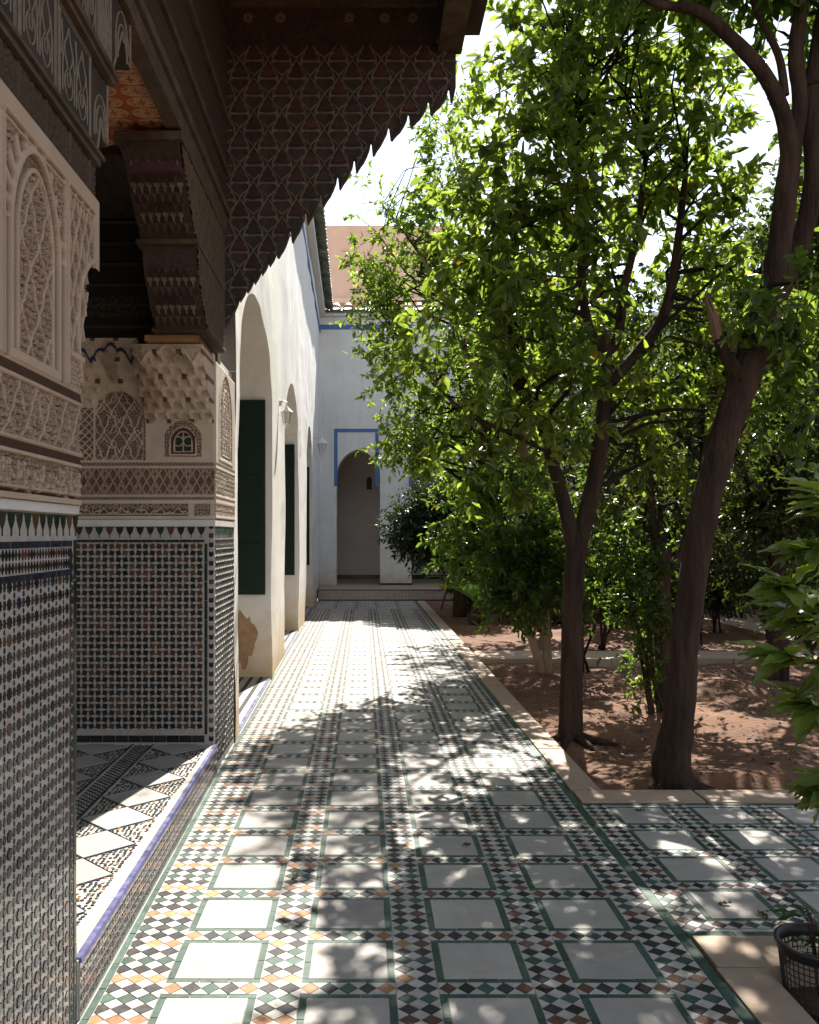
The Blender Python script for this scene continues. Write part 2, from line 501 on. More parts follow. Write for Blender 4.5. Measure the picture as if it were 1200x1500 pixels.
def band(x0, x1, ncol, y0, y1, ph, left_clip=None, seq=SEQ, pitch=None, pr=RP/6):
    px_ = pitch or (x1-x0)/ncol
    j0 = math.floor((y0-ph)/pr)-1; j1 = math.ceil((y1-ph)/pr)+1
    for j in range(j0, j1+1):
        yc = ph+j*pr
        for i in range(-1, ncol+1):
            for half in (0, 1):
                xc = x1-px_*(i+.5)+(px_/2 if half else 0)
                y_ = yc+(pr/2 if half else 0)
                pg = diamond(xc, y_, px_, pr)
                pg = clip_half(pg, 1, 0, x0); pg = clip_half(pg, -1, 0, -x1) if pg else pg
                pg = clip_half(pg, 0, 1, y0) if pg else pg
                pg = clip_half(pg, 0, -1, -y1) if pg else pg
                if left_clip and pg:
                    pg = clip_half(pg, 1, 0, left_clip(y_))
                if len(pg) < 3 or area(pg) < 6e-5: continue
                if half: mk = 'white_t'
                else:
                    mk = seq[j % 4]
                    r = random.random()
                    if mk == 'orange_t' and xc > random.uniform(-.15, .25): mk = 'brown_t' if random.random() < .7 else 'black_t'
                    if r < .05: mk = 'black_t'
                    elif r < .07: mk = 'green_t'
                pieces.append((shrink(pg, .0008), mk, 'diamond_tile'))

def slab_cell(xi, yn, w_, d_):
    """marble slab with its green surround; (xi, yn) near-left inner corner"""
    MB().prism(FZ, [(xi, yn), (xi+w_, yn), (xi+w_, yn+d_), (xi, yn+d_)], .0, .0040+random.uniform(-.0007, .0007), 0, .002).build('marble_slab', M['marble'], walk)
    q = MB(); a, c, e, f_ = xi-GB, xi+w_+GB, yn-GB, yn+d_+GB
    s_ = .0012
    def cut(x0, x1, y0, y1, along):
        n = 3 if along == 'x' else 2
        if along == 'x':
            st = [x0]+[x0+(x1-x0)*(k+random.uniform(-.12, .12))/n for k in range(1, n)]+[x1]
            for p0, p1 in zip(st, st[1:]):
                q.prism(FZ, [(p0+s_, y0+s_), (p1-s_, y0+s_), (p1-s_, y1-s_), (p0+s_, y1-s_)], 0, .0034+random.uniform(-.0006, .0006), 0, .0008)
        else:
            st = [y0]+[y0+(y1-y0)*(k+random.uniform(-.12, .12))/n for k in range(1, n)]+[y1]
            for p0, p1 in zip(st, st[1:]):
                q.prism(FZ, [(x0+s_, p0+s_), (x1-s_, p0+s_), (x1-s_, p1-s_), (x0+s_, p1-s_)], 0, .0034+random.uniform(-.0006, .0006), 0, .0008)
    cut(a, c, e, yn, 'x'); cut(a, c, yn+d_, f_, 'x'); cut(a, xi, yn, yn+d_, 'y'); cut(xi+w_, c, yn, yn+d_, 'y')
    q.build('slab_border', M['green_t'], walk)

def cross_band(x0, x1, yc, hh, n=5):
    wd = (x1-x0)/n
    cs = ['orange_t', 'black_t', 'green_t', 'black_t', 'orange_t']
    for i in range(n):
        xc = x0+wd*(i+.5)
        mk = cs[i % 5]
        if mk == 'orange_t' and xc > .2: mk = 'brown_t'  # brown here is the orange tile with shade painted in
        pieces.append((shrink(diamond(xc, yc, wd, hh), .0008), mk, 'diamond_tile'))
        for s in (-1, 1):
            pieces.append((shrink([(xc+wd/2, yc), (xc, yc+s*hh/2), (xc+wd, yc+s*hh/2)] if i < n-1 else
                                  [(xc+wd/2, yc), (xc, yc+s*hh/2), (xc+wd/2, yc+s*hh/2)], .0008), 'white_t', 'triangle_tile'))
            if i == 0:
                pieces.append((shrink([(x0, yc), (x0, yc+s*hh/2), (xc, yc+s*hh/2)], .0008), 'white_t', 'triangle_tile'))

YEND = 18.25
k0 = math.ceil((0.5-5.266)/RP)
rows = []
k = k0
while 5.266+RP*k+GB < YEND:
    rows.append(5.266+RP*k); k += 1
YBEG = rows[0]-SLAB-GB-.036
HB = RP-SLAB-2*GB
ph = rows[0]+GB+HB/2
for yf in rows:
    for c in range(4):
        xo = X0+CP*c
        slab_cell(xo+GB, yf-SLAB, SLAB, SLAB)
        cross_band(xo, xo+SLAB+2*GB, yf+GB+HB/2, HB)
OW = SLAB+2*GB
for c in range(3):
    band(X0+CP*c+OW, X0+CP*(c+1), 2, YBEG, YEND, ph)
band(X0+CP*3+OW, 1.165, 2, YBEG, YEND, ph)
band(-1.2, X0, 9, YBEG, YEND, ph, left_clip=lambda y: XL(y)+.027, pitch=.068)
# transverse run of slabs at the far end
yt = YEND+.03
for r in range(4):
    for c in range(5):
        x0 = -1.0+.44*c+(.0 if r % 2 else .0)
        slab_cell(x0, yt+r*.56+.06, .37, .37)
    band(-1.04, 1.165, 26, yt+r*.56+.46, min(yt+r*.56+.56+.03, 20.6), yt+r*.56+.5, pr=.065)
# continuous green lines
gl = MB()
y = YBEG
while y < 20.5:
    y2 = min(y+random.uniform(.16, .24), 20.55)
    if y2 > 1.0:
        MB().prism(FZ, [(1.1665, y+.001), (1.2085, y+.001), (1.2085, y2-.001), (1.1665, y2-.001)], 0, .0036+random.uniform(-.0007, .0007), 0, .001).build('edge_tile', M['green_t'], walk)
        MB().prism(FZ, [(XL(y)+.001, y+.001), (XL(y)+.025, y+.001), (XL(y2)+.025, y2-.001), (XL(y2)+.001, y2-.001)], 0, .0036+random.uniform(-.0007, .0007), 0, .001).build('edge_tile', M['green_t'], walk)
    y = y2

# side path that turns off to the right between the two beds
b = MB(); b.box(1.2, 7.5, 3.352, 5.03, -.25, -.0005); b.build('side_path_bed', M['bed'], walk)
sx = 1.362
sp_rows = [4.945-.387*i for i in range(4)]
ncs = 9
for yf in sp_rows:
    for c in range(ncs):
        slab_cell(sx+.44*c, yf-.262, .262, .262)
        cross_band(sx+.44*c-GB, sx+.44*c+.262+GB, yf-.262-GB-.033, .066)
band(1.21, sx-GB, 2, 3.405, 5.0, sp_rows[0]+.06)
for c in range(ncs-1):
    band(sx+.44*c+.262+GB, sx+.44*(c+1)-GB, 2, 3.405, 5.0, sp_rows[0]+.06)
x = 1.21
while x < 5.2:
    x2 = x+random.uniform(.17, .24)
    for (ya, yb) in ((5.002, 5.03), (3.353, 3.403)):
        MB().prism(FZ, [(x+.001, ya), (x2-.001, ya), (x2-.001, yb), (x+.001, yb)], 0, .0036+random.uniform(-.0007, .0007), 0, .001).build('edge_tile', M['green_t'], walk)
    x = x2
mosaic(FZ, pieces, walk, 0, .0036, 300, 'small_tile_field')

# kerbs of sandstone round the planting beds
kerb = empty('kerb', (1.3, 5, 0), kind='structure')
def kerb_run(x0, x1, y0, y1, along, step):
    a = y0 if along == 'y' else x0; e = y1 if along == 'y' else x1
    while a < e-.05:
        n = min(a+step*random.uniform(.85, 1.15), e)
        if e-n < .2: n = e
        q = MB(); h = .010+random.uniform(-.003, .004)
        if along == 'y': q.prism(FZ, [(x0, a+.003), (x1, a+.003), (x1, n-.003), (x0, n-.003)], -.3, h, 0, .006)
        else: q.prism(FZ, [(a+.003, y0), (n-.003, y0), (n-.003, y1), (a+.003, y1)], -.3, h, 0, .006)
        q.build('kerb_stone', M['curb'], kerb)
        a = n
kerb_run(1.212, 1.385, 5.272, 20.55, 'y', .9)
kerb_run(1.212, 7.5, 5.034, 5.27, 'x', .75)
kerb_run(1.212, 1.385, -1.0, 3.11, 'y', .8)
kerb_run(1.212, 7.5, 3.112, 3.35, 'x', .7)
kerb_run(1.387, 9.5, 10.85, 11.6, 'x', 1.1)

# soil of the beds
def soil_patch(name, x0, x1, y0, y1, base, amp, res, seed):
    nx, ny = int((x1-x0)/res)+1, int((y1-y0)/res)+1
    xs = np.linspace(x0, x1, nx); ys = np.linspace(y0, y1, ny)
    X, Y = np.meshgrid(xs, ys)
    H = base+amp*(fbm(X*1.1, Y*1.1, 4, seed)-.5)*2+.035*(fbm(X*6, Y*6, 3, seed+9)-.5)
    e = np.minimum(np.minimum(X-x0, x1-X), np.minimum(Y-y0, y1-Y))
    H = np.where(e < .25, np.minimum(H, -.045-.0*e), H)
    H = np.minimum(H, .12)
    V = np.stack([X.ravel(), Y.ravel(), H.ravel()], 1)
    idx = np.arange(nx*ny).reshape(ny, nx)
    F = np.stack([idx[:-1, :-1].ravel(), idx[:-1, 1:].ravel(), idx[1:, 1:].ravel(), idx[1:, :-1].ravel()], 1)
    return tag(fast_mesh(name, V, F, M['soil'], smooth=True), kind='structure')
soil_patch('planting_bed', 1.38, 9.5, 5.265, 10.86, -.05, .16, .04, 3)
soil_patch('planting_bed', 1.38, 11.5, 11.59, 20.6, -.05, .10, .08, 5)
soil_patch('planting_bed', 1.38, 7.0, -1.5, 3.12, -.15, .06, .05, 8)
def soil_z(x, y, seed=3, base=-.05, amp=.16):
    X = np.array([x]); Y = np.array([y])
    return float(min(.12, base+amp*(fbm(X*1.1, Y*1.1, 4, seed)[0]-.5)*2))
# clods and stones lying on the soil: too many to count
cl = MB()
for i in range(900):
    y = random.uniform(5.4, 10.7); x = random.uniform(1.5, 6.5)
    z = soil_z(x, y); r = random.uniform(.006, .022)
    an = random.random()*6
    v = [(x+r*math.cos(an+k*2.1)*random.uniform(.7, 1.3), y+r*math.sin(an+k*2.1)*random.uniform(.7, 1.3), z-.004) for k in range(3)]
    v += [(x+r*.3*(random.random()-.5), y+r*.3*(random.random()-.5), z+r*random.uniform(.5, 1.0))]
    cl.add(v, [(0, 1, 3), (1, 2, 3), (2, 0, 3), (0, 2, 1)])
o = cl.build('soil_clods', M['clod']); tag(o, 'scattered small clods of red earth across the planting bed', 'soil', kind='stuff')

# raised tiled floor of the alcove
PZ = .19
plat = empty('alcove_floor', (-1.3, 4.2, 0), kind='structure')
b = MB(); b.add([(XL(2.78)-.007, 2.78, 0), (XL(5.66)-.007, 5.66, 0), (-2.4, 5.66, 0), (-2.4, 2.78, 0),
                 (XL(2.78)-.007, 2.78, PZ-.004), (XL(5.66)-.007, 5.66, PZ-.004), (-2.4, 5.66, PZ-.004), (-2.4, 2.78, PZ-.004)],
                [(4, 5, 6, 7), (0, 1, 5, 4), (1, 2, 6, 5), (2, 3, 7, 6), (3, 0, 4, 7)])
b.build('floor_slab', M['bed'], plat)
FP = frZ(PZ-.004)
pp = []
# strip of marble lozenges along the sill
yc = 5.21+.345
while yc > 2.4:
    for xc in (-1.14, -1.63, -2.12):
        MB().prism(FP, diamond(xc, yc, .338, .338), 0, .0042, 0, .002).build('marble_lozenge', M['marble'], plat)
    # mosaic triangles of small flecks between lozenges
    for xc in (-1.14, -1.63, -2.12):
        for s in (-1, 1):
            tri = [(xc+s*.172, yc), (xc+s*.172, yc-.345), (xc, yc-.1725)]
            tri = shrink(tri, .012)
            x0_, x1_ = min(p[0] for p in tri), max(p[0] for p in tri); y0_, y1_ = min(p[1] for p in tri), max(p[1] for p in tri)
            st = .021; nxx = int((x1_-x0_)/st)+1; nyy = int((y1_-y0_)/st)+1
            for i in range(nxx):
                for j in range(nyy):
                    cx, cy = x0_+st*(i+.5), y0_+st*(j+.5)
                    if s > 0: ins = (cx-xc) > abs(cy-(yc-.1725))+.012
                    else: ins = (xc-cx) > abs(cy-(yc-.1725))+.012
                    if not ins: continue
                    mk = random.choice(['black_t', 'black_t', 'green_t', 'orange_t', 'black_t'])
                    if random.random() < .08: continue
                    cx += random.uniform(-.004, .004); cy += random.uniform(-.004, .004)
                    an = random.uniform(0, 1.6)
                    pp.append(([(cx+.0085*math.cos(an+q*math.pi/2), cy+.0085*math.sin(an+q*math.pi/2)) for q in range(4)], mk, 'fleck_tile'))
            # violet outline strips
            o_ = [(xc+s*.170, yc-.003), (xc+s*.003, yc-.1725), (xc+s*.170, yc-.342)]
    yc -= .345
rb = MB(); yc = 5.555
for i in range(9):
    for xc in (-1.14, -1.63, -2.12):
        for s in (-1, 1):
            rb.ribbon(FP, [(xc+s*.168, yc-.006), (xc+s*.008, yc-.1725), (xc+s*.168, yc-.339)], .012, 0, .003)
    yc -= .345
tag(rb.build('outline_strips', M['wall_blue_t'], plat), kind='stuff')
# striped band parallel to the sill
y = 2.8
while y < 5.62:
    for q, xx in enumerate((-1.345, -1.365, -1.385, -1.405, -1.425)):
        if (int(y/.022)+q) % 2 == 0:
            pp.append(([(xx, y), (xx+.017, y), (xx+.017, y+.018), (xx, y+.018)], 'black_t', 'fleck_tile'))
    y += .022
for (xa, xb, mk) in ((-1.33, -1.318, 'wall_black_t'), (-1.455, -1.443, 'wall_black_t')):
    y = 2.8
    while y < 5.6:
        pp.append(([(xa, y), (xb, y), (xb, y+.098), (xa, y+.098)], mk, 'strip_tile')); y += .1
mosaic(FP, pp, plat, 0, .0034, 300, 'fleck_field')
# white marble nosing, cobalt edging tiles, mosaic riser
y = 2.79
while y < 5.63:
    y2 = min(y+random.uniform(.10, .13), 5.64)
    q = MB()
    for (d0, d1, z0, z1, mk, nm) in ((-.008, .003, PZ-.014, PZ+.002, 'blue_edge', 'edging_tile'),):
        q.add([(XL(y)+d0-.012, y+.001, z0), (XL(y)+d1, y+.001, z0), (XL(y2)+d1, y2-.001, z0), (XL(y2)+d0-.012, y2-.001, z0),
               (XL(y)+d0-.012, y+.001, z1), (XL(y)+d1-.004, y+.001, z1), (XL(y2)+d1-.004, y2-.001, z1), (XL(y2)+d0-.012, y2-.001, z1)],
              [(4, 5, 6, 7), (0, 1, 5, 4), (1, 2, 6, 5), (2, 3, 7, 6), (3, 0, 4, 7), (0, 3, 2, 1)])
        q.build(nm, M[mk], plat)
    y = y2
y = 2.79
while y < 5.6:
    y2 = min(y+.47, 5.64)
    q = MB(); q.prism(FP, [(XL(y)-.050, y+.001), (XL(y)-.022, y+.001), (XL(y2)-.022, y2-.001), (XL(y2)-.050, y2-.001)], 0, .004, 0, .001)
    q.build('nosing_slab', M['marble'], plat); y = y2
a_ = Vector((XL(2.785)-.006, 2.785, 0)); e_ = Vector((XL(5.66)-.006, 5.66, 0))
ud = (e_-a_).normalized(); LR = (e_-a_).length
FRis = Fr(a_, ud, (0, 0, 1), ud.cross(Vector((0, 0, 1))))
rp = []
st = .034
for i in range(int(LR/st)):
    for j in range(4):
        cx, cz = st*(i+.5), .014+.036*(j+.5)
        star = []
        for q in range(16):
            r = .0135 if q % 2 == 0 else .0105
            an = q*math.pi/8
            star.append((cx+r*math.cos(an), cz+r*math.sin(an)))
        rp.append((star, random.choice(['wall_black_t', 'wall_black_t', 'wall_brown_t', 'wall_blue_t']), 'star_tile'))
        rp.append((diamond(cx+st/2, cz, .009, .026), 'wall_brown_t', 'sliver_tile'))
b = MB(); b.prism(FRis, [(0, .0), (LR, .0), (LR, .175), (0, .175)], 0, .004); b.build('riser', M['wall_white_t'], plat)
mosaic(FRis, rp, plat, .004, .0065, 120, 'riser_mosaic')
# ================================================================== CARVED RELIEF
def relief(name, fr, u0, u1, v0, v1, res, fn, mat, parent, mask=None, skirt=True):
    nu = max(3, int((u1-u0)/res)+1); nv = max(3, int((v1-v0)/res)+1)
    U, Vv = np.meshgrid(np.linspace(u0, u1, nu), np.linspace(v0, v1, nv))
    H, C = fn(U, Vv)
    H = np.array(H, float)
    if skirt:
        H[0, :] = H[-1, :] = -.012; H[:, 0] = -.012; H[:, -1] = -.012
        U = U.copy(); Vv = Vv.copy()
        U[:, 0] = U[:, 1]-.0004; U[:, -1] = U[:, -2]+.0004; Vv[0, :] = Vv[1, :]-.0004; Vv[-1, :] = Vv[-2, :]+.0004
    o = np.array(fr.o); u = np.array(fr.u); v = np.array(fr.v); n = np.array(fr.n)
    P = o+U.ravel()[:, None]*u+Vv.ravel()[:, None]*v+H.ravel()[:, None]*n
    idx = np.arange(nu*nv).reshape(nv, nu)
    F = np.stack([idx[:-1, :-1].ravel(), idx[:-1, 1:].ravel(), idx[1:, 1:].ravel(), idx[1:, :-1].ravel()], 1)
    if mask is not None:
        K = mask(U, Vv).ravel()
        F = F[K[F].all(1)]
    return fast_mesh(name, P, F, mat, parent, smooth=False, colour=C.reshape(-1, 3))

def ridge(d, w_): return 1-smoothstep(w_*.55, w_, np.abs(d))
def fr_(x): return x-np.floor(x)
def tri(x): return np.abs(fr_(x)-.5)*2           # 1..0..1

def sebka(u, v, p, q, w_):
    sh = .5*(1-tri(v/q)) + .055*np.sin(4*np.pi*v/q)
    a = fr_(u/p+sh*1.0)-.5; b_ = fr_(u/p-sh*1.0)-.5
    return np.maximum(ridge(a*p, w_), ridge(b_*p, w_))

def scroll(u, v, s, seed=0):
    """dense leaf and tendril filling"""
    iu = np.floor(u/s); iv = np.floor(v/s)
    x = u/s-iu-.5; y = v/s-iv-.5
    hsh = fr_(np.sin(iu*127.1+iv*311.7+seed)*43758.5)
    par = ((iu+iv) % 2)*2-1
    an = np.arctan2(y, x)*par+hsh*2*np.pi
    r = np.hypot(x, y)
    sp = ridge(r-(.16+.24*fr_(an/(2*np.pi))), .085)
    lf = ridge(fr_(an/(2*np.pi)*3)-.5, .22)*((r > .34) & (r < .62))
    dot = ridge(r, .11)
    return np.maximum(np.maximum(sp, lf*.8), dot)

def rope(u, v, p, hgt):
    return np.abs(np.sin(np.pi*(u/p+v/hgt*.9)))

def arch_d(u, v, c, hw, vs_, rise):
    """signed measure: >0 inside a pointed arch standing on vs_"""
    t = np.clip(np.abs(u-c)/hw, 0, 1)
    top = vs_+rise*np.power(np.clip(1-t**1.9, 0, 1), .6)
    return np.minimum(hw-np.abs(u-c), top-v)

def rect_d(u, v, a, b_, c, d):
    return np.minimum(np.minimum(u-a, b_-u), np.minimum(v-c, d-v))

def kufic(u, v, v0, v1, p):
    """band of flowing script: base stroke, waves, tall flared stems and leaf scrolls"""
    h = (v-v0)/(v1-v0); x = u/p
    i = np.floor(x*2.3); f = x*2.3-i; hs = fr_(np.sin(i*91.7+3)*4375.5)
    stem = ridge(f-.5-.18*(h-.5), .09+.10*(h > .74))*((h > .22) & (h < .60+.32*hs))*(hs > .35)
    wave = ridge(h-(.36+.17*np.sin(2*np.pi*x*.83)+.10*np.sin(2*np.pi*x*1.94+1)), .085)
    fill = scroll(u, v, p*.33, 5)*(h > .5)*.8
    base = ridge(h-.14, .07); dots = ridge(np.hypot(fr_(x*1.7)-.5, (h-.24)*2.2), .13)
    return np.clip(np.maximum.reduce([stem, wave, fill, base, dots]), 0, 1)

def mixc(a, b_, t):
    return np.array(a)*(1-t[..., None])+np.array(b_)*t[..., None]

CRM, SHADE_BROWN, GRD = (.46, .352, .258), (.080, .050, .033), (.095, .054, .036)  # the dark recess brown carries the carving's shade in its colour
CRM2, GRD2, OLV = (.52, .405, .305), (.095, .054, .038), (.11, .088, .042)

# ================================================================== NEAR TILED WALL (left edge)
WX = -.884
nw = empty('carved_wall', (WX, 1.6, 0), 'near wall of black star zellige below carved beige stucco, at the left edge', 'wall')
prof = [(-.6, 0), (2.778, 0), (2.778, 1.99), (2.865, 2.355), (2.945, 2.375), (2.945, 2.58), (-.6, 2.58)]
fX = frX(0)
MB().prism(fX, prof, -1.85, WX-.006).build('wall_core', M['white_band'], nw)
FW = frX(WX-.006)
ZT = 1.40      # top of star field
b = MB(); b.prism(FW, [(.9, 0), (2.776, 0), (2.776, 1.562), (.9, 1.562)], 0, .003); b.build('tile_ground', M['wall_white_t'], nw)
pcs = []
sx_, sz_ = .0625, .0445
def star8(cx, cz, R, r=None):
    r = r or R*.76
    return [(cx+(R if q % 2 == 0 else r)*math.cos(q*math.pi/8), cz+(R if q % 2 == 0 else r)*math.sin(q*math.pi/8)) for q in range(16)]
iy = 0
yy = 2.69
while yy > 1.25:
    z = ZT-.03
    j = 0
    while z > .03:
        r = random.random()
        pcs.append((star8(yy, z, .0172), 'wall_black_t' if r < .78 else ('wall_brown_t' if r < .86 else 'wall_blue_t'), 'star_tile'))
        pcs.append(([(yy-sx_/2-.0045, z-.012), (yy-sx_/2+.0045, z-.012), (yy-sx_/2+.0075, z), (yy-sx_/2+.0045, z+.012), (yy-sx_/2-.0045, z+.012), (yy-sx_/2-.0075, z)], 'wall_black_t', 'bar_tile'))
        if j % 1 == 0:
            pcs.append((diamond(yy-sx_/2, z-sz_/2, .009, .016), 'wall_black_t', 'lozenge_tile'))
        z -= sz_; j += 1
    yy -= sx_
# vertical border: black strip, lozenges, green strip
z = .02
while z < ZT-.03:
    pcs.append(([(2.716, z), (2.724, z), (2.724, z+.118), (2.716, z+.118)], 'wall_black_t', 'strip_tile')); z += .12
z = .03
while z < 1.46:
    pcs.append((diamond(2.737, z, .013, .030), 'wall_black_t', 'lozenge_tile')); z += .0335
z = .0
while z < 1.46:
    pcs.append(([(2.752, z), (2.774, z), (2.774, z+.122), (2.752, z+.122)], 'wall_green_t', 'strip_tile')); z += .124
# two ink-blue bands with lozenge rows between
for (za, zb) in ((1.466, 1.484), (1.380, 1.398)):
    y = 1.2
    while y < 2.70:
        pcs.append(([(y, za), (y+.0465, za), (y+.0465, zb), (y, zb)], 'wall_blue_t', 'band_tile')); y += .048
for zc in (1.449, 1.416):
    y = 1.2
    while y < 2.74:
        pcs.append((diamond(y, zc, .0175, .030), 'wall_black_t' if random.random() < .75 else 'wall_brown_t', 'lozenge_tile')); y += .0215
# stepped merlons: dark pieces pointing down between the white ones
y = 1.2; q = 0
def merlon_down(cx, z0, z1, wd):
    h = z1-z0
    return [(cx-wd*.5, z1), (cx-wd*.5, z1-h*.06), (cx-wd*.36, z1-h*.26), (cx-wd*.40, z1-h*.32), (cx-wd*.16, z1-h*.62), (cx-wd*.05, z1-h*.72), (cx-wd*.04, z0),
            (cx+wd*.04, z0), (cx+wd*.05, z1-h*.72), (cx+wd*.16, z1-h*.62), (cx+wd*.40, z1-h*.32), (cx+wd*.36, z1-h*.26), (cx+wd*.5, z1-h*.06), (cx+wd*.5, z1)]
while y < 2.77:
    pcs.append((merlon_down(y, 1.497, 1.560, .050), ['wall_black_t', 'wall_green_t', 'wall_brown_t', 'wall_black_t', 'wall_green_t'][q % 5], 'merlon_tile')); y += .056; q += 1
mosaic(FW, pcs, nw, .003, .0058, 300, 'mosaic_field')
b = MB(); b.box(WX-.02, WX+.006, .6, 2.782, 1.564, 1.590); b.build('white_ledge', M['white_band'], nw)

def near_fn(U, V):
    H = np.zeros_like(U); G = np.ones_like(U)
    # 1: kufic frieze in cartouches 1.60..1.72
    H += .003
    fz = kufic(U, V, 1.61, 1.70, .045); inn = rect_d(U, V, 0, 9, 1.61, 1.705) > 0
    gap = np.abs(fr_((U-2.66)/.30)-.5) < .46
    star = scroll(U, V, .030, 4)
    a = np.where(inn, np.where(gap, fz, star*.9), 1)
    # 2 rope band
    inn2 = (V > 1.715) & (V < 1.738); a = np.where(inn2, rope(U, V-1.715, .016, .023), a)
    # 3 frieze of foliage
    inn3 = (V > 1.75) & (V < 1.892); a = np.where(inn3, np.maximum(scroll(U, V, .0215, 1), sebka(U, V, .12, .15, .0048)), a)
    fr3 = (V > 1.742) & (V < 1.90) & ~inn3; a = np.where(fr3, 1.25, a)
    inn4 = (V > 1.905) & (V < 1.932); a = np.where(inn4, rope(U, V-1.905, .017, .027), a)
    # upper panels
    up = V > 1.94
    fld = scroll(U, V, .024, 2)
    a = np.where(up, fld, a)
    # blind arch panel
    c, hw, sp_, ri = 2.395, .185, 2.28, .245
    for (hwk, col) in ((hw+.045, 1.2),):
        d = arch_d(U, V, c, hwk, sp_, ri+.045); a = np.where(up & (d > 0), .25, a)
        fan = np.abs(np.sin(np.arctan2(V-sp_+.02, U-c)*13)); a = np.where(up & (d > 0) & (V > sp_), fan, a)
    d = arch_d(U, V, c, hw, sp_, ri); a = np.where(up & (d > 0), 1.35, a)
    d2 = arch_d(U, V, c, hw-.018, sp_, ri-.02); a = np.where(up & (d2 > 0), scroll(U, V, .02, 7)*.7, a)
    d3 = arch_d(U, V, c, hw-.05, sp_, ri-.055); a = np.where(up & (d3 > 0), 1.2, a)
    d4 = arch_d(U, V, c, hw-.062, sp_, ri-.068)
    inner = np.maximum(scroll(U, V, .0225, 3), sebka(U, V, .124, .19, .0052)*1.1)
    a = np.where(up & (d4 > 0), inner, a)
    a = np.where(up & (d > 0) & (V < 1.965), 1.3, a)
    # upright frames
    for uu, wd in ((2.150, .020), (2.645, .016), (2.172, .008), (2.620, .008)):
        a = np.where(up & (np.abs(U-uu) < wd/2), 1.4, a)
    # side lattice panel
    sd = up & (U > 2.665)
    lat = np.maximum(sebka(U, V, .062, .13, .0048)*1.1, scroll(U, V, .0185, 5)*.8)
    a = np.where(sd, lat, a)
    chk = sd & (V < 2.03); a = np.where(chk, (np.abs(np.sin(np.pi*(U+V)/.028))*np.abs(np.sin(np.pi*(U-V)/.028)) > .35)*1.0, a)
    a = np.where(sd & (np.abs(V-2.04) < .01), 1.4, a)
    dd = np.hypot(U-2.945, (V-2.13)*.8); a = np.where(sd & (np.abs(dd-.205) < .007), 1.4, a)
    # corbel block and moulding under the woodwork
    a = np.where((V > 2.535), 1.4, a)
    a = np.where((V > 2.515) & (V < 2.525), 1.2, a)
    a = np.where((U > 2.905) & (V > 2.30), 1.35, a)
    # engaged shaft left of the panel
    sh = U < 2.13
    a = np.where(sh & (V > 1.62), .5+.8*np.abs(np.cos((U-2.06)*22))+.2*np.sin(V*60)*np.sin(U*80), a)
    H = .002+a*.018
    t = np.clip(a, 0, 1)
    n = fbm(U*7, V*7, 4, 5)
    C = mixc(SHADE_BROWN, CRM, np.clip(t**1.3, 0, 1))*(.84+.32*n[..., None])  # darker with depth: recess shade of the carving put into colour
    C = np.where(((inn2 | inn4))[..., None], mixc(GRD, SHADE_BROWN, t), C)
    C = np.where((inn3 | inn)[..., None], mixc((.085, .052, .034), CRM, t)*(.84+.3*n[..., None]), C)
    return H, C
def near_mask(U, V):
    lim = np.where(V < 1.99, 2.779, np.where(V < 2.36, 2.779+.087*(V-1.99)/.37, 2.947))
    lim = lim+.004*np.sin(V*90)*(V > 1.99)*(V < 2.36)
    return U < lim
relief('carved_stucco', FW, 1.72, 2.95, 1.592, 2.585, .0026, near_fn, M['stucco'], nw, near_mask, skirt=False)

# ------------------------------------------------------------------ woodwork over the opening (one carved portal)
portal = empty('cedar_portal', (WX, 4.2, 2.6), 'dark carved cedar lintel and stepped corbels framing the alcove', 'portal')
pn = [(-.6, 2.585), (2.965, 2.585), (2.965, 2.72), (2.985, 2.76), (3.01, 2.85), (3.03, 2.885), (3.05, 2.85), (3.06, 2.838), (3.11, 2.838), (3.11, 3.06),
      (3.15, 3.10), (3.22, 3.22), (3.28, 3.31), (3.32, 3.335), (3.35, 3.30), (3.362, 3.262), (3.415, 3.262), (3.415, 3.45), (-.6, 3.45)]
MB().prism(fX, pn, -1.78, WX-.002).build('corbel', M['wood'], portal)
FWd = frX(WX-.002)
def wavy(y0, y1, z0, z1, seed):
    """loose arabesque in a panel: stems, leaves and pointed arches"""
    r = random.Random(seed); out = []
    n = max(2, int((y1-y0)/.11)); wd = (y1-y0)/n
    for i in range(n):
        c = y0+wd*(i+.5); h = z1-z0
        arch = [(c-wd*.42, z0+h*.08), (c-wd*.42, z0+h*.45), (c-wd*.30, z0+h*.68), (c-wd*.10, z0+h*.82), (c, z0+h*.95), (c+wd*.10, z0+h*.82), (c+wd*.30, z0+h*.68), (c+wd*.42, z0+h*.45), (c+wd*.42, z0+h*.08)]
        out.append(arch)
        for s in (-1, 1):
            st = [(c+s*wd*.02, z0+h*.05)]
            for k in range(1, 15):
                t = k/14; st.append((c+s*wd*(.05+.24*abs(math.sin(t*math.pi*1.7+r.random()*.12))), z0+h*(.05+.68*t)))
            out.append(st)
        ring = [(c+wd*.11*math.cos(a), z0+h*.3+h*.09*math.sin(a)) for a in np.linspace(0, 2*math.pi, 11)]
        out.append(ring)
        out.append([(c-wd*.5, z0+h*.5), (c-wd*.42, z0+h*.72), (c-wd*.5, z0+h*.93)])
    return out
tr = MB(); frm = MB()
def wood_panel(y0, y1, z0, z1, seed):
    MB().prism(FWd, [(y0, z0), (y1, z0), (y1, z1), (y0, z1)], 0, .004).build('panel', M['wood_brown'], portal)
    for e in (0, .012):
        tr.ribbon(FWd, [(y0+e, z0+e), (y1-e, z0+e), (y1-e, z1-e), (y0+e, z1-e), (y0+e, z0+e)], .0032, .003, .0075)
    for pl in wavy(y0+.025, y1-.025, z0+.02, z1-.02, seed):
        tr.ribbon(FWd, pl, .0032, .003, .0075)
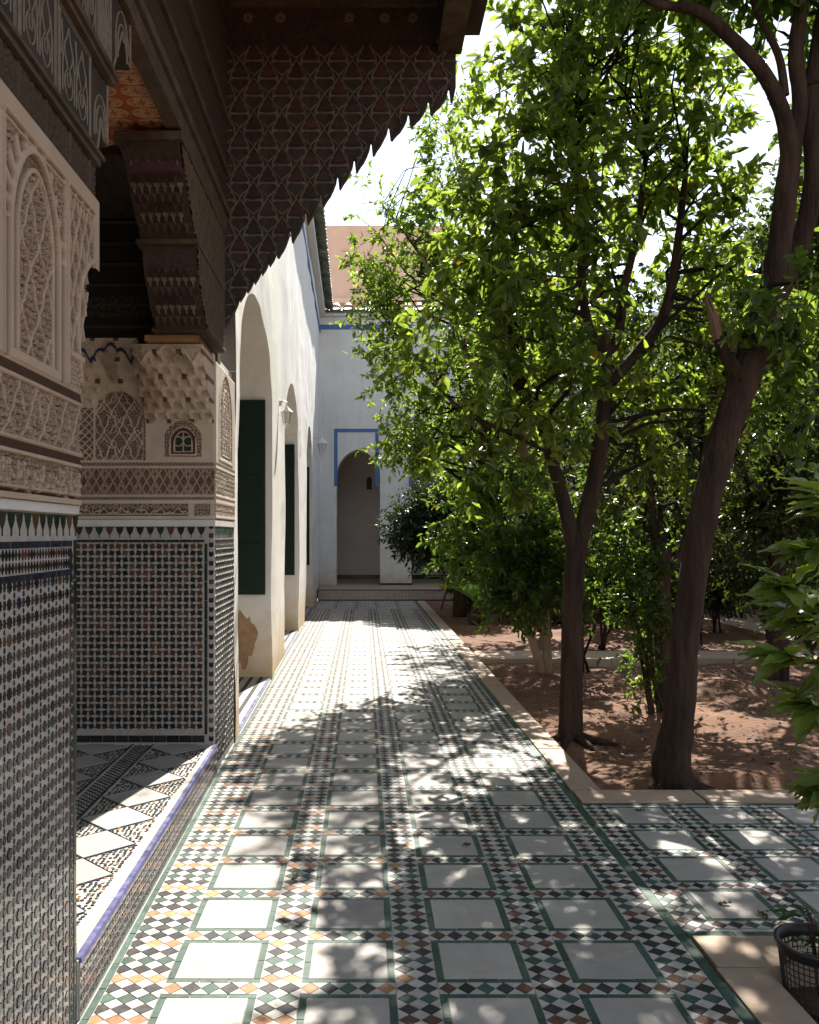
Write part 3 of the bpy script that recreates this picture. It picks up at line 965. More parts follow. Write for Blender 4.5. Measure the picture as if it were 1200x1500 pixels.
# frieze band and mouldings (run along Y)
for (z0, z1, pj, yb) in ((2.588, 2.60, .012, 2.965), (2.715, 2.735, .016, 2.975), (2.735, 2.748, .028, 2.985), (3.055, 3.075, .022, 3.125), (3.075, 3.095, .034, 3.135), (3.435, 3.452, .02, 3.42)):
    MB().box(WX-.004, WX+pj, 1.2, yb, z0, z1).build('moulding', M['wood2'], portal)
wood_panel(2.30, 2.58, 2.765, 3.045, 1); wood_panel(2.60, 2.905, 2.765, 3.045, 2); wood_panel(1.9, 2.28, 2.765, 3.045, 5)
wood_panel(2.72, 2.995, 3.105, 3.425, 3); wood_panel(3.01, 3.14, 3.105, 3.425, 4); wood_panel(2.35, 2.70, 3.105, 3.425, 6)
for (c, zt, zb, hw) in ((3.03, 2.975, 2.80, .075), (3.30, 3.41, 3.20, .09)):
    for k in (0, 1):
        s = 1-.3*k
        tr.ribbon(FWd, [(c+hw*s*math.cos(a), (zb+.06)+(zt-zb-.06)*s*math.sin(a)) for a in np.linspace(math.pi*1.12, -.02 if k else .25, 18)], .0036, 0, .005)
tr.ribbon(FWd, [(2.985, 2.76), (3.012, 2.85), (3.022, 2.90), (3.03, 2.87), (3.04, 2.90), (3.05, 2.865), (3.062, 2.845), (3.105, 2.845), (3.105, 3.05)], .004, 0, .006)
tr.ribbon(FWd, [(3.16, 3.12), (3.25, 3.26), (3.30, 3.345), (3.315, 3.31), (3.33, 3.345), (3.352, 3.30), (3.366, 3.268), (3.41, 3.268), (3.41, 3.43)], .004, 0, .006)
tag(tr.build('line_tracery', M['line'], portal), kind='stuff')
# carved frieze under the panels
def fr_fn(U, V):
    a = np.maximum(scroll(U, V, .045, 9)*.8, ridge(fr_(U/.2)-.5, .03))
    n = fbm(U*9, V*9, 3, 1)
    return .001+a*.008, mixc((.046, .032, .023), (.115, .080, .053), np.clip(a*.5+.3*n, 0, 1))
relief('carved_frieze', FWd, 1.7, 2.962, 2.602, 2.714, .006, fr_fn, M['stucco'], portal)

# far side corbels
pf = [(5.72, 2.655), (5.12, 2.655), (5.06, 2.67), (4.95, 2.74), (4.80, 2.90), (4.77, 2.98), (4.77, 3.05), (4.70, 3.07), (4.60, 3.14), (4.45, 3.28), (4.34, 3.36), (4.34, 3.45), (5.72, 3.45)]
MB().prism(fX, pf, -1.17, WX-.004).build('corbel', M['wood'], portal)
def side_fn(U, V):
    a = np.maximum(scroll(U, V, .05, 3), sebka(U, V, .16, .22, .012))
    n = fbm(U*9, V*9, 3, 2)
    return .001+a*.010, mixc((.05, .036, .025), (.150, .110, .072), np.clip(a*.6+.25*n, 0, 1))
def side_mask(U, V):
    lim = np.interp(V, [2.655, 2.67, 2.74, 2.90, 2.98, 3.05, 3.07, 3.14, 3.28, 3.36, 3.45], [5.12, 5.06, 4.95, 4.80, 4.77, 4.77, 4.70, 4.60, 4.45, 4.34, 4.34])
    return U > lim+.006
relief('carved_side', frX(WX-.004), 4.34, 5.70, 2.66, 3.448, .010, side_fn, M['stucco'], portal, side_mask, skirt=False)
for (y0, z0, z1, pj) in ((4.74, 3.035, 3.06, .012), (5.10, 2.656, 2.676, .012), (4.32, 3.40, 3.44, .012)):
    MB().box(-1.20, WX+pj, y0, 5.7, z0, z1).build('moulding', M['wood2'], portal)
MB().box(-1.26, -.95, 5.18, 5.6, 2.618, 2.652).build('pine_board', M['wood_gold'], portal)
# stalactite rows on the two corbel fronts
def stal(yf, zc, x0, x1, n, wd_m, mk, dy=.05, hh=.055):
    w1 = (x1-x0)/n
    for i in range(n):
        c = x0+w1*(i+.5); q = MB()
        poly = [(c-w1*.46, zc+hh*.5), (c-w1*.46, zc), (c-w1*.20, zc-hh*.2), (c, zc-hh*.8), (c+w1*.20, zc-hh*.2), (c+w1*.46, zc), (c+w1*.46, zc+hh*.5)]
        q.prism(frY(yf), poly, -.06, dy, 0, .004)
        q.build('stalactite', M[mk], portal)
pfz = [2.655, 2.67, 2.74, 2.90, 2.98, 3.05, 3.07, 3.14, 3.28, 3.36]; pfy = [5.12, 5.06, 4.95, 4.80, 4.77, 4.77, 4.70, 4.60, 4.45, 4.34]
tiers = [2.705, 2.745, 2.785, 2.825, 2.865, 2.905]+[3.10, 3.135, 3.17, 3.205, 3.24, 3.275]
for k, zc in enumerate(tiers):
    yf = float(np.interp(zc, pfz, pfy))-.002
    stal(yf, zc, -1.165+(.02 if k % 2 else 0), WX-.012-(.02 if k % 2 else 0), 6 if k % 2 else 7, 0, ('wood2', 'line_dim', 'wood_red')[k % 3], .012, .042)
tf = MB()
for (yf, zb, zt, hw) in ((4.395, 3.30, 3.42, .115), (4.80, 2.93, 3.02, .12)):
    c = (-1.16+WX)/2
    MB().prism(frY(yf), [(c-.135, zb-.02), (c+.13, zb-.02), (c+.13, zt+.015), (c-.135, zt+.015)], -.05, .004).build('panel', M['wood_red'], portal)
    tf.ribbon(frY(yf), [(c+hw*math.cos(a), zb+(zt-zb)*math.sin(a)) for a in np.linspace(math.pi, 0, 15)], .007, .003, .01)
    for q, sc in ((-.5, .45), (0, .75), (.5, .45)):
        tf.ribbon(frY(yf), [(c+q*hw+hw*.26*math.cos(a), zb+(zt-zb)*sc*(.35+.65*math.sin(a))) for a in np.linspace(math.pi, 0, 9)], .006, .003, .01)
tag(tf.build('line_tracery', M['line_dim'], portal), kind='stuff')
# lintel: beams along the wall, stepping out as they rise
for (z0, z1, pj, mk) in ((3.455, 3.55, .004, 'wood2'), (3.552, 3.60, .022, 'wood2'), (3.602, 3.80, .000, 'wood'), (3.802, 3.84, .02, 'wood2'), (3.842, 4.12, .002, 'wood'), (4.122, 4.16, .03, 'wood2'), (4.162, 4.75, .006, 'wood'), (4.752, 5.3, .03, 'wood')):
    MB().box(-.95, WX+pj, -.6, 5.80, z0, z1).build('lintel_beam', M[mk], portal)
# ceiling of the alcove with painted rosettes
alc = empty('alcove_ceiling', (-1.5, 4.2, 3.55), kind='structure')
MB().box(-2.6, -1.40, -.6, 5.74, 3.47, 3.55).build('ceiling_planks', M['wood'], alc)
MB().box(-1.40, -.952, 4.60, 5.74, 3.44, 3.55).build('ceiling_beam', M['wood'], alc)
MB().box(-1.398, -.952, -.6, 4.598, 3.49, 3.55).build('ceiling_boards', M['ceil'], alc)
FCe = Fr((0, 0, 3.49), (1, 0, 0), (0, -1, 0), (0, 0, -1))
for i in range(2, 16):
    for j in range(3):
        cx = -1.02-.158*j; cy = 3.30+.105*i
        if cy > 4.56: continue
        q = MB()
        q.ribbon(FCe, [(cx+.066*math.cos(a), -cy+.042*math.sin(a)) for a in np.linspace(0, 2*math.pi, 15)], .009, 0, .004)
        for k in range(6):
            a = k*math.pi/3
            q.ribbon(FCe, [(cx+.02*math.cos(a+t)*(1+s), -cy+.013*math.sin(a+t)*(1+s)) for t, s in ((0, 0), (-.35, .9), (0, 1.9), (.35, .9), (0, 0))], .008, 0, .004)
        q.build('rosette', M['ceil_line'], alc)

# ================================================================== FACING PIER AT THE FAR SIDE OF THE ALCOVE
pier = empty('carved_pier', (-1.4, 5.65, 0), 'zellige and carved stucco pier at the far side of the alcove', 'pier')
PY = 5.655; PXR = -.936
q = MB(); q.box(-2.45, PXR-.004, PY+.005, 6.52, 0, 1.60); q.box(-2.45, PXR-.02, PY+.045, 6.52, 1.60, 2.66); q.build('pier_core', M['white_band'], pier)
FPi = frY(PY+.005)
b = MB(); b.prism(FPi, [(-2.3, PZ), (PXR-.006, PZ), (PXR-.006, 1.585), (-2.3, 1.585)], 0, .003); b.build('tile_ground', M['wall_white_t'], pier)
pcs = []
pu, pv = .0425, .0418
z = 1.43; j = 0
while z > .27:
    x = -1.03; i = 0
    while x > -2.2:
        a = math.radians(17 if (i+j) % 2 else -17)+math.pi/4
        R = .0224
        # rings of brown stars set in the black field
        ci, cj = (i+.5) % 6-3, (j+.5) % 8-4
        ci2, cj2 = (i+3.5) % 6-3, (j+4.5) % 8-4
        brown = (.6 < math.hypot(ci, cj*.9) < 1.7) or (.6 < math.hypot(ci2, cj2*.9) < 1.7)
        mk = 'wall_brown_t' if brown and random.random() < .55 else 'wall_black_t'
        pcs.append(([(x+R*math.cos(a+q*math.pi/2), z+R*math.sin(a+q*math.pi/2)) for q in range(4)], mk, 'square_tile'))
        x -= pu; i += 1
    z -= pv; j += 1
# borders
x = -1.0
while x > -2.2:
    pcs.append(([(x-.078, 1.455), (x, 1.455), (x, 1.472), (x-.078, 1.472)], 'wall_green_t', 'strip_tile'))
    pcs.append(([(x-.078, .20), (x, .20), (x, .243), (x-.078, .243)], 'wall_black_t', 'strip_tile')); x -= .08
z = .25
while z < 1.45:
    pcs.append(([(-1.0, z), (-.981, z), (-.981, z+.118), (-1.0, z+.118)], 'wall_green_t', 'strip_tile')); z += .12
z = .21; q = 0
while z < 1.57:
    pcs.append(([(-.972, z), (-.958, z-.006), (-.943, z), (-.943, z+.030), (-.958, z+.024), (-.972, z+.030)], ['wall_black_t', 'wall_black_t', 'wall_brown_t', 'wall_black_t', 'wall_blue_t'][q % 5], 'checker_tile')); z += .058; q += 1
x = -1.02; q = 0
while x > -2.2:
    pcs.append((merlon_down(x, 1.482, 1.552, .052), ['wall_green_t', 'wall_black_t', 'wall_black_t', 'wall_brown_t', 'wall_green_t', 'wall_black_t'][q % 6], 'merlon_tile')); x -= .064; q += 1
mosaic(FPi, pcs, pier, .003, .0062, 300, 'mosaic_field')
MB().box(-2.3, PXR+.004, PY-.012, PY+.02, 1.556, 1.596).build('white_ledge', M['white_band'], pier)

def muq(U, V, c0, v0, rows_, rh, cw, step, base):
    """tiers of little pointed niches, every tier standing further out than the one below"""
    H = np.full_like(U, base); edge = np.zeros_like(U)
    for r in range(rows_):
        b_ = v0+r*rh
        x = (U-c0)/cw+(.5 if r % 2 else 0)
        f = np.abs(fr_(x)-.5)*2                      # 0 centre .. 1 edge
        top = b_+rh*(.30+.78*np.power(np.clip(1-f**1.7, 0, 1), .62))
        out = V > top
        H = np.where(out, base+(r+1)*step, H)
        ins = (V > b_) & ~out
        H = np.where(ins, base+r*step+.4*step*np.clip((V-b_)/rh, 0, 1)*(f*f)+.012*(1-f), H)
        edge = np.maximum(edge, (np.abs(V-top) < .006)*1.0)
    return H, edge
def pier_fn(U, V):
    n = fbm(U*7, V*7, 4, 15); n2 = fbm(U*22, V*22, 3, 3)
    a = np.ones_like(U); C = None; ext = np.zeros_like(U)
    gcol = np.zeros(U.shape+(3,)); gcol[:] = GRD2
    # kufic frieze
    k = (V > 1.622) & (V < 1.698)
    rt = U > -1.065
    a = np.where(k, np.where(rt, scroll(U, V, .0215, 4), kufic(U, V, 1.622, 1.698, .099)), a)
    a = np.where(k & (np.abs(U+1.085) < .018), 1.05, a); a = np.where(k & (U > -.965), 1.05, a)
    gcol = np.where(k[..., None], np.array(OLV), gcol)
    r1 = (V > 1.722) & (V < 1.742); r2 = (V > 1.935) & (V < 1.957)
    a = np.where(r1 | r2, rope(U, V, .022, .022)*.9, a)
    # strapwork frieze
    s = (V > 1.755) & (V < 1.922)
    vv = (V-1.838)/.083; uu = fr_(U/.105)-.5
    st = np.maximum(ridge(np.abs(uu)*2-np.abs(vv)*.9, .13), ridge(np.abs(uu)*2+np.abs(vv)*.9-1, .13))
    st = np.maximum(st, ridge(np.hypot(uu*1.2, (np.abs(vv)-.55)*.6)-.14, .05)); st = np.maximum(st, ridge(np.abs(vv)-.93, .05))
    a = np.where(s, np.maximum(st, scroll(U, V, .021, 8)*.55), a)
    up = V > 1.972
    # ---------------- left bay: arabesque arch flanked by lattice
    L = up & (U < -1.365)
    d = np.minimum(arch_d(U, V, -1.535, .148, 2.26, .14), V-1.975)
    # interlaced ogees and paired scrolls
    uo = U+1.535
    sb = np.maximum(sebka(uo+.0475, V-1.975, .095, .19, .0065), sebka(uo, V-1.975+.05, .19, .19, .0055)*.95)
    curl = ridge(np.hypot(fr_(uo/.095)-.5, (fr_((V-1.975)/.095+.5*np.floor(uo/.095))-.5)*1.15)-.30, .055)*(np.sin(np.arctan2(fr_((V-1.975)/.095)-.5, fr_(uo/.095)-.5)*1.0+1.1) > -.35)
    ara = np.maximum.reduce([sb, curl*.8, scroll(U, V, .0175, 12)*.62])
    a = np.where(L, 1.0, a)
    a = np.where(L & (d > 0), ara, a)
    lat = np.maximum(ridge(fr_((U+V)/.05)-.5, .14), ridge(fr_((U-V)/.05)-.5, .14)); lat = np.maximum(lat, scroll(U, V, .02, 2)*.5)
    ll = L & (U < -1.70) & (V < 2.30); a = np.where(ll, lat, a)
    lr = L & (U > -1.385+.0) & (V < 2.26); 
    cr = L & (U > -1.383) & (U < -1.368); a = np.where(cr, scroll(U, V, .02, 6), a)
    mh, me = muq(U, V, -1.535, 2.29, 5, .066, .080, .036, 0.0)
    mu = L & (V > 2.30) & (d <= 0)
    ext = np.where(mu, np.minimum(mh, .19), ext)
    # blue lobed line closing the left stalactites
    lob = 2.545+.085*np.abs(np.cos(np.pi*(U+1.535)/.24))+.03*np.abs(np.cos(np.pi*(U+1.535)/.08))
    top = L & (V > lob); ext = np.where(top, .185, ext); a = np.where(top, np.maximum(scroll(U, V, .03, 2), 0), a)
    blu = L & (np.abs(V-lob) < .011); ext = np.where(blu, .196, ext)
    # ---------------- right bay: stalactites over a little blind window
    R = up & (U >= -1.365)
    mh2, me2 = muq(U, V, -1.15, 2.20, 6, .060, .071, .060, .0)
    d5 = np.minimum(arch_d(U, V, -1.135, .128, 2.10, .13), V-1.98)
    mu2 = R & (V > 2.20) & (d5 <= 0)
    ext = np.where(mu2, np.minimum(mh2, .36), ext)
    a = np.where(R, 1.0, a)
    a = np.where(R & (d5 > 0), np.maximum(scroll(U, V, .022, 3), (d5 < .012)*1.1), a)
    d6 = np.minimum(arch_d(U, V, -1.135, .086, 2.085, .10), V-2.0)
    a = np.where(R & (d6 > 0), np.where(d6 < .010, 1.2, -.6), a)
    d7 = np.minimum(arch_d(U, V, -1.135, .060, 2.08, .075), V-2.02)
    win = R & (d7 > 0)
    a = np.where(win, np.where(d7 < .008, .9, -2.2), a)
    a = np.where(win & ((np.abs(U+1.135) < .004) | (np.abs(np.hypot(np.abs(U+1.135)-.03, V-2.09)-.03) < .004)), .8, a)
    lob2 = 2.50+.075*np.abs(np.cos(np.pi*(U+1.15)/.30))+.03*np.abs(np.cos(np.pi*(U+1.15)/.10))
    top2 = R & (V > lob2); ext = np.where(top2, .40, ext); a = np.where(top2, scroll(U, V, .03, 11), a)
    e2 = R & (np.abs(V-lob2) < .010); ext = np.where(e2, .41, ext); a = np.where(e2, 1.3, a)
    a = np.where((V > 2.605) & R, 1.2, a); a = np.where((V > 2.685) & L, 1.2, a)
    small = (mu | mu2) & (rect_d(fr_((U+1.15)/.142)*.142, fr_((V-2.20)/.12)*.12, .056, .086, .0, .026) > 0)
    a = np.where(small, scroll(U, V, .015, 3)*.6-.3, a)
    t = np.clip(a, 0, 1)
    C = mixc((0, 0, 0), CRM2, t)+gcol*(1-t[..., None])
    pale = (mu | mu2) & ~small
    stain = smoothstep(.45, .62, fbm(U*9, V*5, 4, 31))[..., None]
    C = np.where(pale[..., None], np.array((.52, .415, .315))*(1-stain)+np.array((.35, .25, .17))*stain, C)
    C = np.where(blu[..., None], np.array((.035, .035, .10)), C)
    C = np.where((s | r1 | r2)[..., None], mixc(GRD2, (.36, .25, .18), t), C)
    wb = (V < 1.620) | ((V > 1.70) & (V < 1.720)); C = np.where(wb[..., None], np.array((.52, .47, .41)), C)
    C = np.where(win[..., None] & (a < 0)[..., None], np.array((.05, .055, .045)), C)
    C = C*(.80+.38*n[..., None])*(.92+.16*n2[..., None])
    return .002+a*.0085+ext, C
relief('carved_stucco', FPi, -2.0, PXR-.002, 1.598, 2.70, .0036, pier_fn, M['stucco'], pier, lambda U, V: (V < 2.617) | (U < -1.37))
# right hand face of the pier (towards the walkway)
FPr = frX(PXR-.004)
b = MB(); b.prism(FPr, [(PY+.01, 0), (6.515, 0), (6.515, 1.556), (PY+.01, 1.556)], 0, .003); b.build('tile_ground', M['white_t'], pier)
pcs = []
z = 1.40; j = 0
while z > .03:
    y = PY+.05; i = 0
    while y < 6.48:
        a = math.radians(17 if (i+j) % 2 else -17)+math.pi/4
        pcs.append(([(y+.019*math.cos(a+q*math.pi/2), z+.019*math.sin(a+q*math.pi/2)) for q in range(4)], 'black_t' if random.random() < .85 else 'brown_t', 'square_tile'))
        y += pu; i += 1
    z -= pv; j += 1
y = PY+.03
while y < 6.48:
    pcs.append((merlon_down(y, 1.482, 1.552, .045), 'green_t', 'merlon_tile')); y += .055
y = PY+.02
while y < 6.4:
    pcs.append(([(y, 1.455), (y+.078, 1.455), (y+.078, 1.472), (y, 1.472)], 'black_t', 'strip_tile')); pcs.append(([(y, 1.425), (y+.078, 1.425), (y+.078, 1.438), (y, 1.438)], 'green_t', 'strip_tile')); y += .08
mosaic(FPr, pcs, pier, .003, .006, 150, 'mosaic_field')
MB().box(PXR-.02, PXR+.005, PY+.022, 6.52, 1.558, 1.594).build('white_ledge', M['white_band'], pier)
def pr_fn(U, V):
    n = fbm(U*8, V*8, 4, 25)
    a = np.ones_like(U)
    k = (V > 1.625) & (V < 1.70); a = np.where(k, scroll(U, V, .03, 4), a)
    s = (V > 1.755) & (V < 1.92); a = np.where(s, scroll(U, V, .03, 7), a)
    r = ((V > 1.722) & (V < 1.742)) | ((V > 1.935) & (V < 1.957)); a = np.where(r, rope(U, V, .022, .022), a)
    d = np.minimum(arch_d(U, V, 6.08, .30, 2.3, .30), V-1.98); a = np.where(d > 0, 1.3, a)
    d = np.minimum(arch_d(U, V, 6.08, .26, 2.3, .26), V-2.0); a = np.where(d > 0, scroll(U, V, .035, 5), a)
    d = np.minimum(arch_d(U, V, 6.08, .17, 2.3, .18), V-2.02); a = np.where(d > 0, 1.3, a)
    d = np.minimum(arch_d(U, V, 6.08, .15, 2.3, .16), V-2.03); a = np.where(d > 0, np.maximum(scroll(U, V, .03, 6), sebka(U, V, .1, .16, .008)), a)
    t = np.clip(a, 0, 1)
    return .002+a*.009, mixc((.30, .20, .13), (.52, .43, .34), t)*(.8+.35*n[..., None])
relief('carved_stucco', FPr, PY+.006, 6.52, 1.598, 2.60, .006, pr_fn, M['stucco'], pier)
# dark cedar boarding above the left bay and the alcove's inner walls
aw = empty('alcove_wall', (-2.3, 4, 0), kind='structure')
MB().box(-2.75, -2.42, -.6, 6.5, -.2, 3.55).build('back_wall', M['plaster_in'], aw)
def bd_fn(U, V):
    a = np.maximum(scroll(U, V, .05, 3)*((V > 2.86) & (V < 2.98)), ridge(fr_(V/.13)-.5, .06))
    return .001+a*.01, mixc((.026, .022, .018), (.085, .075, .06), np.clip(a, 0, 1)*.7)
relief('cedar_boarding', frY(5.60), -2.4, -1.165, 2.70, 3.485, .009, bd_fn, M['stucco'], portal)
MB().box(-2.42, -1.1, 5.62, 5.74, 2.662, 3.485).build('board_back', M['wood'], portal)

# ================================================================== CANOPY WITH ITS SCALLOPED CHEEK
can = empty('cedar_canopy', (-.9, 5.9, 2.9), 'projecting maroon cedar canopy with scalloped cheek board over the walkway', 'canopy')
YC = 5.90
def c2(px, py): return ((px-VPX)/FPX*YC, CAMH+(VPY-py)/FPX*YC)
edge_px = [(668, 62), (668, 128)]
basep = [(664, 140), (615, 170), (562, 205), (515, 252), (470, 298), (425, 352), (385, 398), (352, 438), (334, 470)]
# scalloped lower edge: a pointed tooth then a rounded lobe, repeated along the slope
acc = [0]
for p, q in zip(basep, basep[1:]): acc.append(acc[-1]+math.hypot(q[0]-p[0], q[1]-p[1]))
def along(s):
    for i in range(len(basep)-1):
        if s <= acc[i+1]:
            t = (s-acc[i])/(acc[i+1]-acc[i]); p, q = basep[i], basep[i+1]
            d = (q[0]-p[0], q[1]-p[1]); L_ = math.hypot(*d)
            return (p[0]+d[0]*t, p[1]+d[1]*t), (d[0]/L_, d[1]/L_)
    return basep[-1], (-.6, .8)
s = 0; low = []
unit = 35.0
while s < acc[-1]-8:
    big = s < acc[-1]*.72
    un = unit if big else 17.0
    amp = 15.0 if big else 5.0
    for f, h in ((0, 8), (.10, 4), (.17, -15), (.21, -17), (.27, -9), (.42, -3), (.6, 2), (.78, 3.5), (.92, 6)):
        p, d = along(min(s+f*un, acc[-1]))
        k = amp/15.0
        low.append((p[0]+0*h*k, p[1]+h*k*(1.0 if h < 0 else .9)))
    s += un
poly_px = edge_px+low+[(328, 480), (322, 470), (322, 62)]
poly_c = [c2(*p) for p in poly_px]
fC = frY(YC)
# board built as one thick cut-out
def ngon_prism(fr, poly, h0, h1, mat, name, parent):
    import bmesh
    bm = bmesh.new()
    vs_ = [bm.verts.new(fr.p(a, b, h1)) for a, b in poly]
    f = bm.faces.new(vs_)
    bmesh.ops.triangulate(bm, faces=[f])
    fc = bm.faces[:]
    r = bmesh.ops.extrude_face_region(bm, geom=fc)
    nv = [e for e in r['geom'] if isinstance(e, bmesh.types.BMVert)]
    bmesh.ops.translate(bm, verts=nv, vec=fr.n*(h0-h1))
    bmesh.ops.recalc_face_normals(bm, faces=bm.faces[:])
    me = bpy.data.meshes.new(name); bm.to_mesh(me); bm.free(); me.materials.append(mat)
    return link(name, me, parent)
strip = [(668, 128)]+[p for p in low if p[0] < 667.5]+[(328, 480), (322, 472)]
mono = [strip[0]]
for p in strip[1:]:
    mono.append((min(p[0], mono[-1][0]-.15), p[1]))
cb = MB()
for p, q in zip(mono, mono[1:]):
    a, b_ = c2(*p), c2(*q); ta, tb = c2(p[0], 62), c2(q[0], 62)
    v = [fC.p(b_[0], b_[1], 0), fC.p(a[0], a[1], 0), fC.p(ta[0], ta[1], 0), fC.p(tb[0], tb[1], 0),
         fC.p(b_[0], b_[1], -.05), fC.p(a[0], a[1], -.05), fC.p(ta[0], ta[1], -.05), fC.p(tb[0], tb[1], -.05)]
    cb.add(v, [(0, 1, 2, 3), (7, 6, 5, 4), (1, 0, 4, 5)])
v = [fC.p(*c2(668, 128), 0), fC.p(*c2(668, 128), -.05), fC.p(*c2(668, 62), -.05), fC.p(*c2(668, 62), 0)]
cb.add(v, [(0, 1, 2, 3)])
cb.build('cheek_board', M['wood_brown'], can)
poly_px = mono+[(322, 62), (668, 62)]
def inside(p, poly):
    c = False; n = len(poly)
    for i in range(n):
        a, b_ = poly[i], poly[(i+1) % n]
        if (a[1] > p[1]) != (b_[1] > p[1]) and p[0] < (b_[0]-a[0])*(p[1]-a[1])/(b_[1]-a[1])+a[0]: c = not c
    return c
tr2 = MB()
mw, mh_ = 41.5, 25.5      # module in photograph pixels at the board's distance
def add_line(pts):
    cur = []
    for p in pts:
        if inside((p[0], p[1]-4), poly_px) and inside((p[0], p[1]+5), poly_px): cur.append(c2(*p))
        else:
            if len(cur) > 1: tr2.ribbon(fC, cur, .0095, 0, .008)
            cur = []
    if len(cur) > 1: tr2.ribbon(fC, cur, .0105, 0, .008)
r = 0; y = 72
while y < 480:
    x = 330+(mw/2 if r % 2 else 0)
    while x < 680:
        jx, jy = random.uniform(-.6, .6), random.uniform(-.6, .6)
        X_, Y_ = x+jx, y+jy
        # one scale: pointed hood, shoulders curling to the foot bar
        hood = [(X_-mw*.50, Y_+mh_*.52), (X_-mw*.36, Y_+mh_*.30), (X_-mw*.22, Y_+mh_*.12), (X_-mw*.10, Y_-mh_*.16), (X_, Y_-mh_*.42), (X_+mw*.10, Y_-mh_*.16), (X_+mw*.22, Y_+mh_*.12), (X_+mw*.36, Y_+mh_*.30), (X_+mw*.50, Y_+mh_*.52)]
        add_line(hood)
        sh = [(X_-mw*.26, Y_+mh_*.72), (X_-mw*.33, Y_+mh_*.5), (X_-mw*.22, Y_+mh_*.2), (X_-mw*.05, Y_-mh_*.02), (X_+mw*.05, Y_-mh_*.02), (X_+mw*.22, Y_+mh_*.2), (X_+mw*.33, Y_+mh_*.5), (X_+mw*.26, Y_+mh_*.72)]
        arcp = [(X_+mw*.34*math.cos(a), Y_+mh_*.72-mh_*.62*math.sin(a)) for a in np.linspace(-.35, math.pi+.35, 15)]
        add_line(arcp[:6]); add_line(arcp[9:])
        add_line([(X_-mw*.27, Y_+mh_*.66), (X_-mw*.1, Y_+mh_*.70), (X_+mw*.1, Y_+mh_*.70), (X_+mw*.27, Y_+mh_*.66)])
        pet = [(X_-mw*.20, Y_+mh_*.55), (X_+mw*.20, Y_+mh_*.55), (X_+mw*.20, Y_+mh_*.30), (X_+mw*.10, Y_+mh_*.08), (X_, Y_-mh_*.10), (X_-mw*.10, Y_+mh_*.08), (X_-mw*.20, Y_+mh_*.30)]
        if all(inside((p[0], p[1]+3), poly_px) for p in pet):
            MB().prism(fC, [c2(*p) for p in pet][::-1] if False else ccw([c2(*p) for p in pet]), 0, .006, 0, .006).build('carved_scale', M['wood_red'] if (r+int(x/mw)) % 3 else M['wood_brown'], can)
            for sgn in (-1, 1):
                q = c2(X_+sgn*mw*.27, Y_+mh_*.70)
                tr2.prism(fC, [(q[0]+.011*math.cos(a), q[1]+.011*math.sin(a)) for a in np.linspace(0, 2*math.pi, 7)[:-1]], 0, .009)
        x += mw
    y += mh_; r += 1
tag(tr2.build('line_tracery', M['line_dim'], can), kind='stuff')
# post against the wall, top beam with rosettes, fascia and eave
q0, q1 = c2(304, 0)[0], c2(323, 0)[0]
MB().box(q0, q1-.002, YC-.10, YC+.02, 2.62, 5.4).build('post', M['wood'], can)
MB().box(q1, q1+.03, YC-.03, YC+.02, 2.86, 5.4).build('post_moulding', M['wood2'], can)
zb = c2(0, 60)[1]; x0f_ = c2(641, 0)[0]
gb = MB(); gb.prism(frY(YC+.02), [(-1.02, 5.0), (.66, 5.0), (.78, 5.11), (-.95, 5.83), (-1.02, 5.83)], -.03, 0); gb.build('gable_board', M['wood'], can)  # unseen board added to stop sun leaking in under the canopy roof
MB().box(q1+.03, x0f_-.002, YC-.05, YC+.02, zb, 5.12).build('top_beam', M['wood'], can)
MB().box(q1+.03, .50, YC-.075, YC-.05, zb+.19, zb+.23).build('beam_moulding', M['wood2'], can)
for px in (412, 512, 563, 604, 365):
    cxx, cz = c2(px, 33); q = MB(); F2 = frY(YC-.05)
    for k in range(8):
        a = k*math.pi/4
        q.prism(F2, [(cxx+.010*math.cos(a-.5), cz+.010*math.sin(a-.5)), (cxx+.034*math.cos(a-.22), cz+.034*math.sin(a-.22)), (cxx+.034*math.cos(a+.22), cz+.034*math.sin(a+.22)), (cxx+.010*math.cos(a+.5), cz+.010*math.sin(a+.5))], 0, .007)
    q.build('rosette', M['line_dim'], can)
x0f, x1f = c2(641, 0)[0], c2(681, 0)[0]
MB().box(x0f, x1f-.02, -.6, YC+.03, c2(0, 76)[1], 5.06).build('fascia_beam', M['wood2'], can)
MB().box(x1f-.018, c2(704, 0)[0], -.6, YC+.04, c2(0, 47)[1], 5.1).build('eave_board', M['wood'], can)
MB().box(q1, x0f-.002, -.6, YC-.06, 5.03, 5.10).build('soffit', M['wood'], can)
# sloping tiled roof over the canopy
rf = MB(); rf.add([(-.95, -.6, 5.9), (.80, -.6, 5.12), (.80, 6.0, 5.12), (-.95, 6.0, 5.9), (-.95, -.6, 5.8), (.80, -.6, 5.1), (.80, 6.0, 5.1), (-.95, 6.0, 5.8)],
                  [(0, 1, 2, 3), (7, 6, 5, 4), (0, 4, 5, 1), (1, 5, 6, 2), (2, 6, 7, 3), (3, 7, 4, 0)])
rf.build('roof', M['roof_tile'], can)

# upper masonry behind the portal
MB_ = MB(); MB_.box(-2.75, -.96, -.6, 5.74, 3.56, 6.2); MB_.box(-2.75, -1.11, 5.745, 6.52, 2.67, 6.2)
o = MB_.build('upper_wall', M['plaster']); tag(o, kind='structure')
